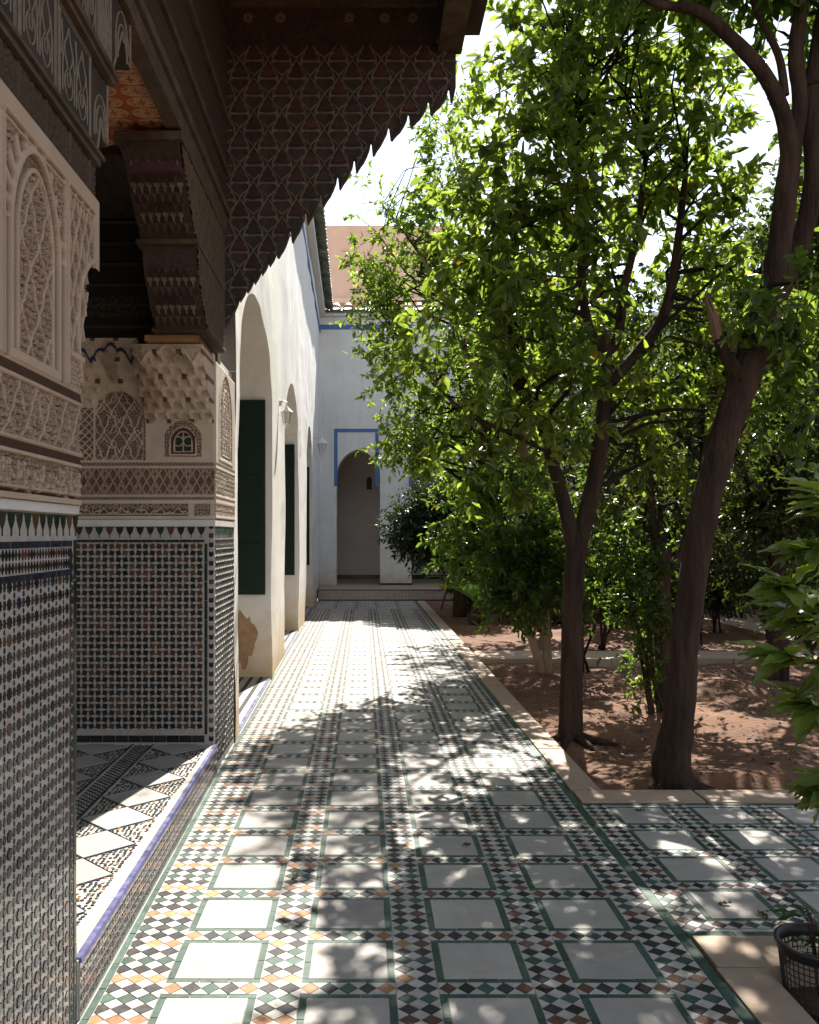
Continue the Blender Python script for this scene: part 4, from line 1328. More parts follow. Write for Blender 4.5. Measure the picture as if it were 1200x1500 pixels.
# ================================================================== WHITE ARCADE ON THE LEFT
arc = empty('white_arcade', (-1, 12, 0), 'sunlit white plaster arcade wall with three tall arches and dark green shutters', 'building')
ZTOP = 7.15
OPEN = [(6.74, 9.39), (11.25, 13.98), (16.2, 18.6)]
ZS, RISE = 2.72, .88
def arch_z(y, o):
    c, hw = (o[0]+o[1])/2, (o[1]-o[0])/2
    t = min(1, abs(y-c)/hw)
    return ZS+RISE*max(0.0, 1-t**1.95)**.53
def lin(a, b_, n): return [a+(b_-a)*i/n for i in range(n+1)]
ys = []
cur = 6.52
for o in OPEN:
    ys += lin(cur, o[0], 4)[:-1]; ys += [o[0]+1e-4]
    c, hw = (o[0]+o[1])/2, (o[1]-o[0])/2
    ys += [c-hw*math.cos(math.pi*i/36) for i in range(1, 36)]
    ys += [o[1]-1e-4]
    cur = o[1]
ys += lin(cur, 22.6, 6)
def zlow(y):
    for o in OPEN:
        if o[0] < y < o[1]: return arch_z(y, o)
    return 0.0
DEP = .62
wf = MB()
def wb(y, z): return .030*(float(vnoise(np.array([y*1.3]), np.array([z*1.1]), 4)[0])-.5)+.012*(float(vnoise(np.array([y*5.1]), np.array([z*3.7]), 9)[0])-.5)
for a, b_ in zip(ys, ys[1:]):
    m_ = (a+b_)/2
    inside_o = zlow(m_) > 0
    za, zb_ = (zlow(a), zlow(b_)) if inside_o else (0, 0)
    if inside_o:
        za = za or ZS; zb_ = zb_ or ZS
    nz = 22
    if not inside_o:
        nz = 34
    for k in range(nz):
        def zz(z0, kk): return z0+(ZTOP-z0)*kk/nz
        p = [(XW(a), a, zz(za, k)), (XW(b_), b_, zz(zb_, k)), (XW(b_), b_, zz(zb_, k+1)), (XW(a), a, zz(za, k+1))]
        p = [(q[0]+wb(q[1], q[2]), q[1], q[2]) for q in p]
        wf.add(p, [(0, 1, 2, 3)])
    if inside_o:   # soffit
        p = [(XW(a)-DEP, a, za), (XW(b_)-DEP, b_, zb_), (XW(b_)+wb(b_, zb_), b_, zb_), (XW(a)+wb(a, za), a, za)]
        wf.add(p, [(0, 1, 2, 3)])
for o in OPEN:
    for y, s in ((o[0], 1), (o[1], -1)):
        n = 14
        for k in range(n):
            z0, z1 = ZS*k/n+.0, ZS*(k+1)/n
            p = [(XW(y)-DEP, y, z0), (XW(y)+wb(y, z0), y, z0), (XW(y)+wb(y, z1), y, z1), (XW(y)-DEP, y, z1)]
            wf.add(p, [(3, 2, 1, 0)] if s > 0 else [(0, 1, 2, 3)])
wf.build('wall', M['plaster'], arc)
bk = MB(); bk.add([(XW(6.52)-DEP, 6.52, 0), (XW(22.6)-DEP, 22.6, 0), (XW(22.6)-DEP, 22.6, 3.8), (XW(6.52)-DEP, 6.52, 3.8)], [(0, 1, 2, 3)])
bk.build('recess_wall', M['plaster'], arc)
bm_ = MB(); bm_.box(-4.2, -1.9, 6.53, 22.6, -.2, ZTOP); bm_.box(-1.95, XW(22.6)-.03, 6.53, 22.6, ZTOP-.6, ZTOP-.02)
bm_.build('wall_mass', M['plaster'], arc)  # unseen solid mass added behind the arcade to stop light leaks
# windows with opened shutters standing at right angles in each arch
for o in OPEN[:3]:
    ysn = o[1]-.075
    xb = XW(o[1])-DEP
    x1 = XW(ysn)-.062
    z0, z1 = .885, 2.90
    sh = empty('shutter', (xb, ysn, z0)); sh.parent = arc; sh.matrix_parent_inverse = arc.matrix_world.inverted()
    MB().box(xb+.01, x1, ysn, ysn+.04, z0, z1).build('leaf', M['shutter'], sh)
    fy = frY(ysn)
    for (a0, a1, c0, c1) in ((xb+.03, x1-.05, z0+.08, z0+.55), (xb+.03, x1-.05, z0+.63, z0+1.25), (xb+.03, x1-.05, z0+1.33, z1-.08)):
        q = MB(); q.prism(fy, [(a0, c0), (a1, c0), (a1, c1), (a0, c1)], 0, .008, 0, .02); q.build('raised_panel', M['shutter'], sh)
    wn = MB()
    c = (o[0]+o[1])/2
    fx = frX(XW(c)-DEP)
    MB().prism(fx, [(c-.8, z0), (o[1]-.06, z0), (o[1]-.06, z1), (c-.8, z1)], -.0, .03).build('window_leaf', M['shutter'], arc)
    q = MB()
    for zz_ in lin(z0+.25, z1-.25, 5): q.prism(fx, [(c-.75, zz_-.15), (o[1]-.1, zz_-.15), (o[1]-.1, zz_+.15), (c-.75, zz_+.15)], .03, .045, 0, .03)
    q.build('window_panels', M['shutter'], arc)
    # threshold floor in the recess with cobalt edge
    fl = MB(); fl.add([(XW(o[0])-DEP, o[0], .022), (XW(o[0])-.005, o[0], .022), (XW(o[1])-.005, o[1], .022), (XW(o[1])-DEP, o[1], .022)], [(0, 1, 2, 3)])
    fl.build('threshold', M['marble'], arc)
    n = int((o[1]-o[0])/.14); st = MB()
    for i in range(n):
        y0, y1 = o[0]+.14*i+.003, o[0]+.14*(i+1)-.003
        MB().prism(FZ, [(XW(y0)-.035, y0), (XW(y0)-.008, y0), (XW(y1)-.008, y1), (XW(y1)-.035, y1)], .0, .0265, 0, .001).build('edging_tile', M['blue_edge'], arc)
    for kx in range(5):
        for i in range(int((o[1]-o[0])/.08)):
            y0 = o[0]+.08*i
            st.prism(FZ, [(XW(y0)-.12-.1*kx, y0+.004), (XW(y0)-.085-.1*kx, y0+.004), (XW(y0)-.085-.1*kx, y0+.07), (XW(y0)-.12-.1*kx, y0+.07)], .02, .0255)
    tag(st.build('threshold_mosaic', M['black_t'], arc), kind='stuff')
# bare patch where plaster has fallen from the far jamb of the first arch
pp_ = []
for i in range(34):
    a = 2*math.pi*i/34
    r_ = 1+.18*math.sin(3*a+1)+.10*math.sin(7*a)+.05*math.sin(13*a)
    pp_.append((-1.235+.105*r_*math.cos(a), .42+.27*r_*math.sin(a)))
pp_ = [(min(p[0], -1.10), p[1]) for p in pp_]
MB().prism(frY(9.389), pp_, -.002, .004).build('fallen_plaster_patch', M['bare'], arc)
# blue painted line, cornice and roof tiles along the eave
def wstrip(z0, z1, pj0, pj1, mat, name):
    q = MB()
    ya, yb = 6.6, 22.6
    q.add([(XW(ya)+pj0, ya, z0), (XW(yb)+pj0, yb, z0), (XW(yb)+pj1, yb, z0), (XW(ya)+pj1, ya, z0),
           (XW(ya)+pj0, ya, z1), (XW(yb)+pj0, yb, z1), (XW(yb)+pj1, yb, z1), (XW(ya)+pj1, ya, z1)],
          [(3, 2, 1, 0), (4, 5, 6, 7), (2, 3, 7, 6), (1, 2, 6, 5), (3, 0, 4, 7)])
    q.build(name, mat, arc)
wstrip(6.58, 6.69, -.01, .016, M['blue_paint'], 'blue_band')
wstrip(7.0, 7.16, -.05, .14, M['plaster'], 'cornice')
def tile_mesh(name, L_, r0, mat):
    q = MB(); n = 8
    for k in range(2):
        pass
    v = []; f = []
    for (x, r) in ((0, r0), (L_, r0*1.12)):
        for i in range(n+1):
            a = math.pi*i/n
            v.append((x, r*math.cos(a), r*math.sin(a)))
        for i in range(n+1):
            a = math.pi*i/n
            v.append((x, (r-.016)*math.cos(a), (r-.016)*math.sin(a)))
    m_ = n+1
    for i in range(n):
        f += [(i, i+1, 2*m_+i+1, 2*m_+i), (m_+i+1, m_+i, 3*m_+i, 3*m_+i+1), (2*m_+i, 2*m_+i+1, 3*m_+i+1, 3*m_+i), (i+1, i, m_+i, m_+i+1)]
    q.add(v, f)
    me = bpy.data.meshes.new(name); me.from_pydata(q.v, [], q.f); me.materials.append(mat); me.update()
    return me
tm = tile_mesh('roof_tile', .60, .088, M['roof_tile'])
def put_tile(parent, loc, rotz, pitch, sc=1.0):
    o = bpy.data.objects.new('roof_tile', tm); COL.objects.link(o)
    o.parent = parent; o.matrix_parent_inverse = parent.matrix_world.inverted()
    o.location = loc; o.rotation_euler = (0, pitch, rotz); o.scale = (1, sc, sc)
y = 9.0
while y < 22.4:
    put_tile(arc, (XW(y)-.26, y, 7.26+random.uniform(-.008, .008)), random.uniform(-.03, .03), math.radians(14)); y += .20
rd = MB(); rd.add([(XW(6.6)-.3, 6.6, 7.28), (XW(22.6)-.3, 22.6, 7.28), (XW(22.6)+.18, 22.6, 7.175), (XW(6.6)+.18, 6.6, 7.175), (XW(6.6)+.18, 6.6, 7.15), (XW(22.6)+.18, 22.6, 7.15)], [(3, 2, 1, 0), (5, 4, 3, 2) if False else (4, 5, 2, 3)])
rd.build('roof_deck', M['roof_tile'], arc)

# ================================================================== END BUILDING
endb = empty('end_arcade', (2, 22.6, 0), 'shaded white arcade closing the far end of the walkway, with blue painted arch frames', 'building')
YE = 22.6; EZ = 7.0
EO = [(-.685, .41), (1.2, 2.45), (3.3, 4.5), (5.4, 6.6), (7.6, 8.8)]
ES, ER = 3.05, .60
def earch(x, o):
    c, hw = (o[0]+o[1])/2, (o[1]-o[0])/2
    t = min(1, abs(x-c)/hw); return ES+ER*max(0.0, 1-t**1.7)**.6
xs = []; cur = -1.35
for o in EO:
    xs += lin(cur, o[0], 2)[:-1]+[o[0]+1e-4]
    c, hw = (o[0]+o[1])/2, (o[1]-o[0])/2
    xs += [c-hw*math.cos(math.pi*i/24) for i in range(1, 24)]+[o[1]-1e-4]; cur = o[1]
xs += lin(cur, 13, 2)
ef = MB(); ED = .55; EB = .25
for a, b_ in zip(xs, xs[1:]):
    m_ = (a+b_)/2; oo = [o for o in EO if o[0] < m_ < o[1]]
    za, zb_ = (earch(a, oo[0]), earch(b_, oo[0])) if oo else (EB, EB)
    for k in range(4):
        ef.add([(a, YE, za+(EZ-za)*k/4), (b_, YE, zb_+(EZ-zb_)*k/4), (b_, YE, zb_+(EZ-zb_)*(k+1)/4), (a, YE, za+(EZ-za)*(k+1)/4)], [(0, 1, 2, 3)])
    if oo: ef.add([(a, YE, za), (b_, YE, zb_), (b_, YE+ED, zb_), (a, YE+ED, za)], [(3, 2, 1, 0)])
    else: ef.add([(a, YE+ED, EB), (b_, YE+ED, EB), (b_, YE+ED, 4.4), (a, YE+ED, 4.4)], [(3, 2, 1, 0)])
for o in EO:
    for x, s in ((o[0], 1), (o[1], -1)):
        ef.add([(x, YE, EB), (x, YE, ES), (x, YE+ED, ES), (x, YE+ED, EB)], [(0, 1, 2, 3)] if s > 0 else [(3, 2, 1, 0)])
ef.build('wall', M['plaster'], endb)
q = MB(); q.box(-1.3, 13, YE+.01, 26.4, 4.4, 6.9); q.build('upper_floor', M['plaster'], endb)  # box added over the gallery to keep it dark
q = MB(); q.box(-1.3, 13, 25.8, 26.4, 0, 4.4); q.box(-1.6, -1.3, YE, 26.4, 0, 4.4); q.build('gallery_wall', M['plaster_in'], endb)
# small arched niche in the gallery wall: its shade painted as a dark panel
nx0 = (541-VPX)/FPX*25.8; zc = CAMH+(VPY-708)/FPX*25.8
npoly = [(nx0-.075, zc-.18), (nx0+.075, zc-.18), (nx0+.075, zc+.08)]+[(nx0+.075*math.cos(a), zc+.08+.11*math.sin(a)) for a in np.linspace(.2, math.pi-.2, 7)]+[(nx0-.075, zc+.08)]
MB().prism(frY(25.8), npoly, 0, .02).build('grille', M['iron'], endb)
q = MB(); q.box(-1.05, 13, 20.64, 25.8, -.2, EB); q.build('plinth', M['curb'], endb)
tp = []
for r in range(3):
    x = -1.0
    while x < 1.9:
        zz_ = .035+.07*r
        tp.append(([(x, zz_), (x+.052, zz_), (x+.052, zz_+.052), (x, zz_+.052)], 'wall_white_t', 'step_tile')); x += .07
mosaic(frY(20.64), tp, endb, 0, .004, 130, 'step_mosaic')
MB().box(-1.05, 9, 20.632, 20.64, 0, .025).build('step_foot', M['wall_black_t'], endb)
MB().box(-1.05, 9, 20.632, 20.66, .236, .256).build('step_nosing', M['wall_green_t'], endb)
# base tiles at pier foot
MB().box(.40, 1.22, YE-.02, YE+.2, EB+.001, EB+.05).build('pier_foot', M['wall_black_t'], endb)
MB().box(-1.3, 13, 25.78, 25.8, EB, EB+.12).build('skirting', M['wall_black_t'], endb)
# blue frames
fe = frY(YE)
for (a, b_) in ((-.745, .375), (1.13, 2.55), (3.2, 4.6), (5.3, 6.7)):
    q = MB(); w_ = .085; zt, zl = 4.17, 2.73
    q.prism(fe, [(a, zl), (a+w_, zl), (a+w_, zt-w_), (b_-w_, zt-w_), (b_-w_, zl), (b_, zl), (b_, zt), (a, zt)], 0, .012)
    q.build('blue_frame', M['blue_paint'], endb)
MB().box(-1.1, 13, YE-.014, YE, 6.66, 6.78).build('blue_band', M['blue_paint'], endb)
MB().box(-1.3, 13, YE-.12, YE+.4, 6.98, 7.08).build('cornice', M['plaster'], endb)
x = -1.0
while x < 6:
    put_tile(endb, (x, YE+.28, 7.275), -math.pi/2+random.uniform(-.04, .04), math.radians(20), 1.45); x += .30
q = MB(); q.add([(-1.2, YE-.20, 7.085), (6.2, YE-.20, 7.085), (6.2, YE+.7, 7.41), (-1.2, YE+.7, 7.41), (-1.2, YE-.20, 7.05), (6.2, YE-.20, 7.05), (6.2, YE+.7, 7.05), (-1.2, YE+.7, 7.05)],
          [(0, 1, 2, 3), (4, 5, 1, 0), (7, 6, 5, 4), (2, 6, 7, 3)])
q.build('roof_deck', M['roof_tile'], endb)
# pink earth-rendered wall rising behind
q = MB(); q.box(-2.2, 2.4, 25.9, 26.8, 6.9, 10.4)
q.add([(-2.2, 25.6, 8.25), (2.4, 25.6, 8.25), (2.4, 25.9, 8.35), (-2.2, 25.9, 8.35), (-2.2, 25.6, 8.1), (2.4, 25.6, 8.1)], [(0, 1, 2, 3), (4, 5, 1, 0)])
q.build('pink_parapet', M['pink'], endb)['label'] = 'pink earth parapet wall rising behind the tiled eave'
# right-hand court wall, seen in scraps through the trees
cw = MB(); cw.box(12.5, 13.4, -2, 22.5, -.2, 5.2)
tag(cw.build('court_wall', M['plaster']), 'pale wall glimpsed through foliage on the right side of the garden', 'wall')
pa = MB(); pa.box(6.0, 7.2, 11.7, 20.5, -.2, .03); tag(pa.build('garden_path', M['curb']), kind='structure')

# ================================================================== WALL LANTERNS
def lantern(x, y, z, s, label):
    t = empty('wall_lantern', (x, y, z), label, 'lantern', 'white lanterns on the arcade wall')
    c = (x+.11*s, y, z)
    MB().tube([(x, y, z+.20*s), (x+.06*s, y, z+.235*s), (c[0], y, z+.21*s), (c[0], y, z+.15*s)], [.012*s]*4, 6).build('bracket', M['lantern'], t)
    MB().lathe((x+.006, y, z+.2*s), [(0, -.05*s), (.03*s, -.04*s), (.03*s, .04*s), (0, .05*s)], 8).build('wall_plate', M['lantern'], t)
    MB().lathe(c, [(.0, .165*s), (.02*s, .155*s), (.035*s, .13*s), (.095*s, .075*s), (.10*s, .066*s), (0, .066*s)], 6).build('cap', M['lantern'], t)
    MB().lathe(c, [(.078*s, .064*s), (.045*s, -.10*s), (0, -.10*s)], 6).build('glass_body', M['glass'], t)
    for k in range(6):
        a = k*math.pi/3
        MB().tube([(c[0]+.080*s*math.cos(a), y+.080*s*math.sin(a), z+.066*s), (c[0]+.047*s*math.cos(a), y+.047*s*math.sin(a), z-.10*s)], [.007*s]*2, 5).build('frame_bar', M['lantern'], t)
    MB().lathe(c, [(0, -.10*s), (.052*s, -.10*s), (.052*s, -.115*s), (.02*s, -.13*s), (.03*s, -.15*s), (0, -.18*s)], 6).build('foot', M['lantern'], t)
lantern(XW(10.35), 10.35, 2.86, .78, 'ornate white wall lantern between the first two arches')
lantern(XW(20.1), 20.1, 3.45, 1.35, 'small white wall lantern near the far corner of the arcade')
# ================================================================== TREES
def leaf_cloud(seed, lobes, ntw, per, ll, lw, c_a, c_b, yellow=.006, droop=.36, twig=.26, shell=.45, hole=0.0):
    """twigs spread through the crown's lobes, each carrying a spray of folded leaves"""
    r = np.random.default_rng(seed)
    lob = np.array([[*l[0], *l[1]] for l in lobes]); wt = np.array([(l[2] if len(l) > 2 else 1)*l[1][0]*l[1][1]*l[1][2] for l in lobes]); wt = wt/wt.sum()
    k = r.choice(len(lob), ntw, p=wt)
    d = r.normal(size=(ntw, 3)); d /= np.linalg.norm(d, axis=1)[:, None]
    rad = r.random(ntw)**shell
    base = lob[k, :3]+d*rad[:, None]*lob[k, 3:]
    if hole:
        keep = fbm(base[:, 0]*2.3+base[:, 2]*1.1+50, base[:, 1]*1.7+base[:, 2]*2.1+50, 2, seed) > hole
        base = base[keep]; d = d[keep]; ntw = len(base)
    tdir = d*.8+r.normal(size=(ntw, 3))*.55+np.array([0, 0, .25-droop]); tdir /= np.linalg.norm(tdir, axis=1)[:, None]
    tl = twig*(.6+.8*r.random(ntw))
    n = ntw*per
    ti = np.repeat(np.arange(ntw), per)
    s = (np.tile(np.arange(per), ntw)+r.random(n))/per
    P = base[ti]+tdir[ti]*(s*tl[ti])[:, None]
    ax = tdir[ti]*.55+r.normal(size=(n, 3))*.75+np.array([0, 0, -droop]); ax /= np.linalg.norm(ax, axis=1)[:, None]
    nr = np.array([0, 0, 1.0])+r.normal(size=(n, 3))*.65
    sd = np.cross(ax, nr); sd /= np.linalg.norm(sd, axis=1)[:, None]; nr = np.cross(sd, ax)
    L = ll*(.65+.6*r.random(n)); W = lw*(.7+.5*r.random(n))
    c = lambda x: x[:, None]
    v0 = P
    v1 = P+ax*c(L*.45)-nr*c(W*.12)
    v2 = P+ax*c(L)-nr*c(L*.12*r.random(n))
    v3 = P+ax*c(L*.42)+sd*c(W*.5)+nr*c(W*.14)
    v4 = P+ax*c(L*.42)-sd*c(W*.5)+nr*c(W*.14)
    v5 = P+ax*c(L*.78)+sd*c(W*.30)+nr*c(W*.05)
    v6 = P+ax*c(L*.78)-sd*c(W*.30)+nr*c(W*.05)
    V = np.stack([v0, v1, v2, v3, v4, v5, v6], 1).reshape(-1, 3)
    b_ = (np.arange(n)*7)[:, None]
    F = np.concatenate([b_+np.array([[0, 3, 1]]), b_+np.array([[1, 3, 5]]), b_+np.array([[1, 5, 2]]), b_+np.array([[0, 1, 4]]), b_+np.array([[1, 6, 4]]), b_+np.array([[1, 2, 6]])], 0)
    t = r.random(n)[:, None]
    tt = np.clip(t*.7+.3*r.random(ntw)[ti][:, None], 0, 1)
    C = np.array(c_a)*(1-tt)+np.array(c_b)*tt
    yl = r.random(n) < yellow
    C[yl] = np.array((.095, .072, .011))*(.7+.5*r.random(yl.sum())[:, None])
    C = np.repeat(C, 7, 0)
    # twigs
    tv = []
    e = base+tdir*tl[:, None]
    a1 = np.cross(tdir, np.array([.3, .5, .8])); a1 /= np.linalg.norm(a1, axis=1)[:, None]; a2 = np.cross(tdir, a1)
    rr = .0035
    st_ = base-tdir*.10
    TV = np.stack([st_+a1*rr, st_-a1*.5*rr+a2*.87*rr, st_-a1*.5*rr-a2*.87*rr, e], 1).reshape(-1, 3)
    tb = (np.arange(ntw)*4)[:, None]
    TF = np.concatenate([tb+np.array([[0, 1, 3]]), tb+np.array([[1, 2, 3]]), tb+np.array([[2, 0, 3]])], 0)
    return V, F, C, TV, TF, base

def smooth_path(pts, n=5):
    """Catmull-Rom through (Vector, radius)"""
    P = [Vector(p[0]) for p in pts]; R = [p[1] for p in pts]
    out = []; ro = []
    for i in range(len(P)-1):
        p0, p1, p2, p3 = P[max(i-1, 0)], P[i], P[i+1], P[min(i+2, len(P)-1)]
        for k in range(n):
            t = k/n
            out.append(.5*((2*p1)+(p2-p0)*t+(2*p0-5*p1+4*p2-p3)*t*t+(3*p1-p0-3*p2+p3)*t**3)); ro.append(R[i]+(R[i+1]-R[i])*t)
    out.append(P[-1]); ro.append(R[-1])
    return out, ro

def tip(p, r_):
    if r_[-1] > .03:
        d = (p[-1]-p[-2]).normalized(); R = r_[-1]
        p = p+[p[-1]+d*R*.6, p[-1]+d*R*1.1]; r_ = r_+[R*.75, R*.2]
    return p, r_

def tree(name, label, trunk, limbs, lobes, ntw, per, ll, lw, ca, cb, bark='bark', leafm='leaf', seed=1, group=None, cat='tree', nsub=60, nside=12, **kw):
    base = trunk[0][0]
    t = empty(name, base, label, cat, group)
    p, r_ = smooth_path(trunk, 6); p, r_ = tip(p, r_)
    MB().tube(p, r_, nside+4, wob=.10, seed=seed).build('trunk', M[bark], t, smooth=True)
    joints = list(zip(p, r_))[len(p)//2:]
    for i, lm in enumerate(limbs):
        p, r_ = smooth_path(lm, 5); p, r_ = tip(p, r_)
        MB().tube(p, r_, nside, wob=.08, seed=seed+i).build('limb', M[bark], t, smooth=True)
        joints += list(zip(p, r_))[1:]
    V, F, C, TV, TF, bs = leaf_cloud(seed, lobes, ntw, per, ll, lw, ca, cb, **kw)
    # secondary branches reach from the limbs into the leaf masses
    rr = random.Random(seed); sb = MB()
    J = np.array([[*j[0]] for j in joints]); JR = np.array([j[1] for j in joints])
    for q in range(nsub):
        e = bs[rr.randrange(len(bs))]
        dd = np.linalg.norm(J-e, axis=1)+.9*np.maximum(0, J[:, 2]-e[2]+.15); near_ = np.argsort(dd)[:10]; i = int(near_[rr.randrange(len(near_))])
        s0 = Vector(J[i]); e = Vector(e); m1 = s0.lerp(e, .4)+Vector((rr.uniform(-.14, .14), rr.uniform(-.14, .14), rr.uniform(-.08, .16)))
        m2 = s0.lerp(e, .75)+Vector((rr.uniform(-.06, .06), rr.uniform(-.06, .06), rr.uniform(-.02, .08)))
        r0 = min(.022, JR[i]*.6)
        sb.tube([s0, m1, m2, e], [r0, r0*.7, r0*.45, r0*.2], 5, cap=False)
    sb.build('branches', M['bark_dark'], t, smooth=True)['kind'] = 'stuff'
    o = fast_mesh('crown', V, F, M[leafm], t, colour=C); o['kind'] = 'stuff'
    o = fast_mesh('twigs', TV, TF, M['bark_dark'], t); o['kind'] = 'stuff'
    return t

def LB(px, py, Y, rx, rz, ry, wgt=1.0):
    """crown lobe: centre seen at (px, py) from the gate, at Y metres; radii rx, rz in photograph pixels, ry in metres"""
    c = at(px, py, Y); return ((c.x, c.y, c.z), (rx/FPX*Y, ry, rz/FPX*Y), wgt)

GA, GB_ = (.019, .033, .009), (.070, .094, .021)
# 1: orange tree with the low fork
Y1 = 6.92
tree('orange_tree', 'orange tree with straight dark trunk forking low, centre of the near bed', 
     [((1.585, Y1, -.12), .105), (at(836, 1040, Y1), .087), (at(838, 960, Y1), .080), (at(840, 860, Y1), .078), (at(843, 815, Y1), .080), (at(845, 785, Y1), .058), (at(846, 772, Y1), .023)],
     [[(at(842, 850, Y1), .062), (at(838, 790, Y1), .061), (at(822, 720, Y1-.05), .051), (at(803, 655, Y1-.1), .045), (at(783, 600, Y1-.15), .039), (at(760, 540, Y1-.2), .031), (at(735, 430, Y1-.2), .023), (at(720, 300, Y1-.1), .014)],
      [(at(842, 850, Y1), .066), (at(850, 790, Y1), .069), (at(872, 700, Y1+.05), .064), (at(884, 620, Y1+.1), .061), (at(886, 540, Y1+.1), .058), (at(885, 500, Y1+.1), .055)],
      [(at(886, 520, Y1+.1), .039), (at(862, 475, Y1+.1), .035), (at(852, 400, Y1+.1), .033), (at(850, 300, Y1+.1), .030), (at(832, 185, Y1+.1), .023), (at(835, 90, Y1), .014)],
      [(at(884, 520, Y1+.1), .045), (at(905, 495, Y1+.1), .041), (at(915, 420, Y1+.15), .033), (at(935, 330, Y1+.2), .027), (at(950, 180, Y1+.2), .016)],
      [(at(895, 560, Y1+.1), .047), (at(935, 515, Y1+.15), .045), (at(972, 462, Y1+.15), .041), (at(990, 380, Y1+.1), .033), (at(1005, 250, Y1+.1), .020)],
      [(at(850, 340, Y1+.1), .022), (at(815, 312, Y1), .019), (at(770, 330, Y1-.1), .016), (at(700, 360, Y1-.2), .011)],
      [(at(803, 660, Y1-.1), .027), (at(760, 640, Y1-.3), .020), (at(690, 610, Y1-.4), .012)]],
     [LB(790, 90, Y1, 95, 110, .7), LB(900, 90, Y1+.2, 120, 110, .8), LB(1010, 170, Y1+.2, 90, 120, .7), LB(735, 220, Y1-.1, 65, 100, .6), LB(840, 250, Y1-.2, 110, 110, .8),
      LB(960, 330, Y1+.1, 120, 120, .8), LB(715, 360, Y1-.2, 90, 95, .7),  LB(790, 420, Y1-.4, 130, 110, .7), LB(700, 500, Y1-.2, 88, 90, .6),
      LB(760, 570, Y1-.4, 120, 90, .7), LB(900, 590, Y1+.2, 90, 90, .6, .6), LB(1030, 470, Y1+.3, 90, 110, .7), LB(720, 660, Y1-.2, 90, 60, .5), LB(985, 610, Y1+.4, 90, 90, .6, .7),
      LB(830, -30, Y1, 110, 70, .8), LB(960, -20, Y1, 110, 70, .8), LB(790, 400, Y1+1.5, 90, 90, .7), LB(870, 470, Y1+1.4, 90, 90, .6), LB(900, 260, Y1+1.3, 100, 110, .6, .8)],  # the lobes set well behind the crown are added to shade the paving
     1950, 16, .106, .052, GA, GB_, seed=11, nsub=150, shell=.42, twig=.24, hole=.37)

# 2: thick leaning tree at the near corner of the bed
Y2 = 5.55
tree('leaning_tree', 'thick leaning tree with broken stub, rooted beside the side path', 
     [((1.93, Y2, -.12), .144), (at(985, 1120, Y2), .117), (at(992, 1060, Y2), .095), (at(1002, 960, Y2), .084), (at(1015, 850, Y2), .083), (at(1033, 740, Y2), .087), (at(1062, 640, Y2), .088), (at(1088, 560, Y2), .092), (at(1108, 500, Y2), .092), (at(1128, 440, Y2), .082)],
     [[(at(1112, 500, Y2), .070), (at(1130, 430, Y2), .074), (at(1140, 370, Y2), .072), (at(1150, 290, Y2-.02), .067), (at(1160, 220, Y2-.03), .062)],
      [(at(1158, 230, Y2-.03), .055), (at(1148, 170, Y2-.05), .048), (at(1120, 110, Y2-.1), .044), (at(1070, 55, Y2-.15), .039), (at(1020, 15, Y2-.2), .034), (at(960, 5, Y2-.2), .023), (at(900, -30, Y2-.2), .014)],
      [(at(1160, 230, Y2-.03), .051), (at(1172, 150, Y2), .047), (at(1165, 80, Y2), .045), (at(1175, 0, Y2), .042), (at(1180, -80, Y2), .031)],
      [(at(1120, 470, Y2+.02), .062), (at(1155, 400, Y2+.05), .064), (at(1180, 330, Y2+.06), .058), (at(1192, 250, Y2+.05), .056), (at(1188, 150, Y2+.05), .053), (at(1205, 20, Y2+.05), .039)],
      [(at(1150, 140, Y2), .027), (at(1140, 80, Y2), .023), (at(1110, 20, Y2), .020), (at(1085, -60, Y2), .016)],
      [(at(1090, 560, Y2-.03), .047), (at(1066, 525, Y2-.08), .041), (at(1052, 495, Y2-.1), .034)]],
     [LB(1060, -120, Y2, 160, 90, .7), LB(1200, -100, Y2, 150, 100, .8), LB(1320, 150, Y2+.3, 120, 150, .7), LB(1150, 500, Y2+.15, 60, 50, .35, 1.2), LB(1220, 520, Y2+.1, 70, 60, .4), LB(1130, 600, Y2+.3, 50, 45, .3), LB(1095, 455, Y2-.25, 45, 32, .18, 1.4), LB(1150, 480, Y2-.25, 55, 45, .2, 1.5), LB(1190, 440, Y2-.2, 45, 45, .25, 1.2), LB(940, -90, Y2, 110, 60, .6)],
     950, 12, .10, .048, GA, (.042, .066, .014), seed=21, nsub=40, leafm='leaf', hole=.25)
tr_ = [o for o in bpy.data.objects if o.name.startswith('leaning_tree')][0]
q = MB()
for i in range(7):
    a = i*.9; q.tube([at(1052+4*math.cos(a), 500+3*math.sin(a), Y2-.1+.02*math.sin(a)), at(1046+5*math.cos(a), 465, Y2-.1+.02*math.sin(a)), at(1036+3*math.cos(a), 438-14*((i*37) % 5)/4, Y2-.1+.012*math.sin(a))], [.018, .014, .003], 5)
q.build('broken_stub', M['splinter'], tr_)
q = MB()
for i in range(4): q.tube([at(1074+i*2, 515-i*4, Y2-.14), at(1071+i*2, 470-i*6, Y2-.14)], [.010, .002], 4)
q.build('splinter', M['splinter'], tr_)

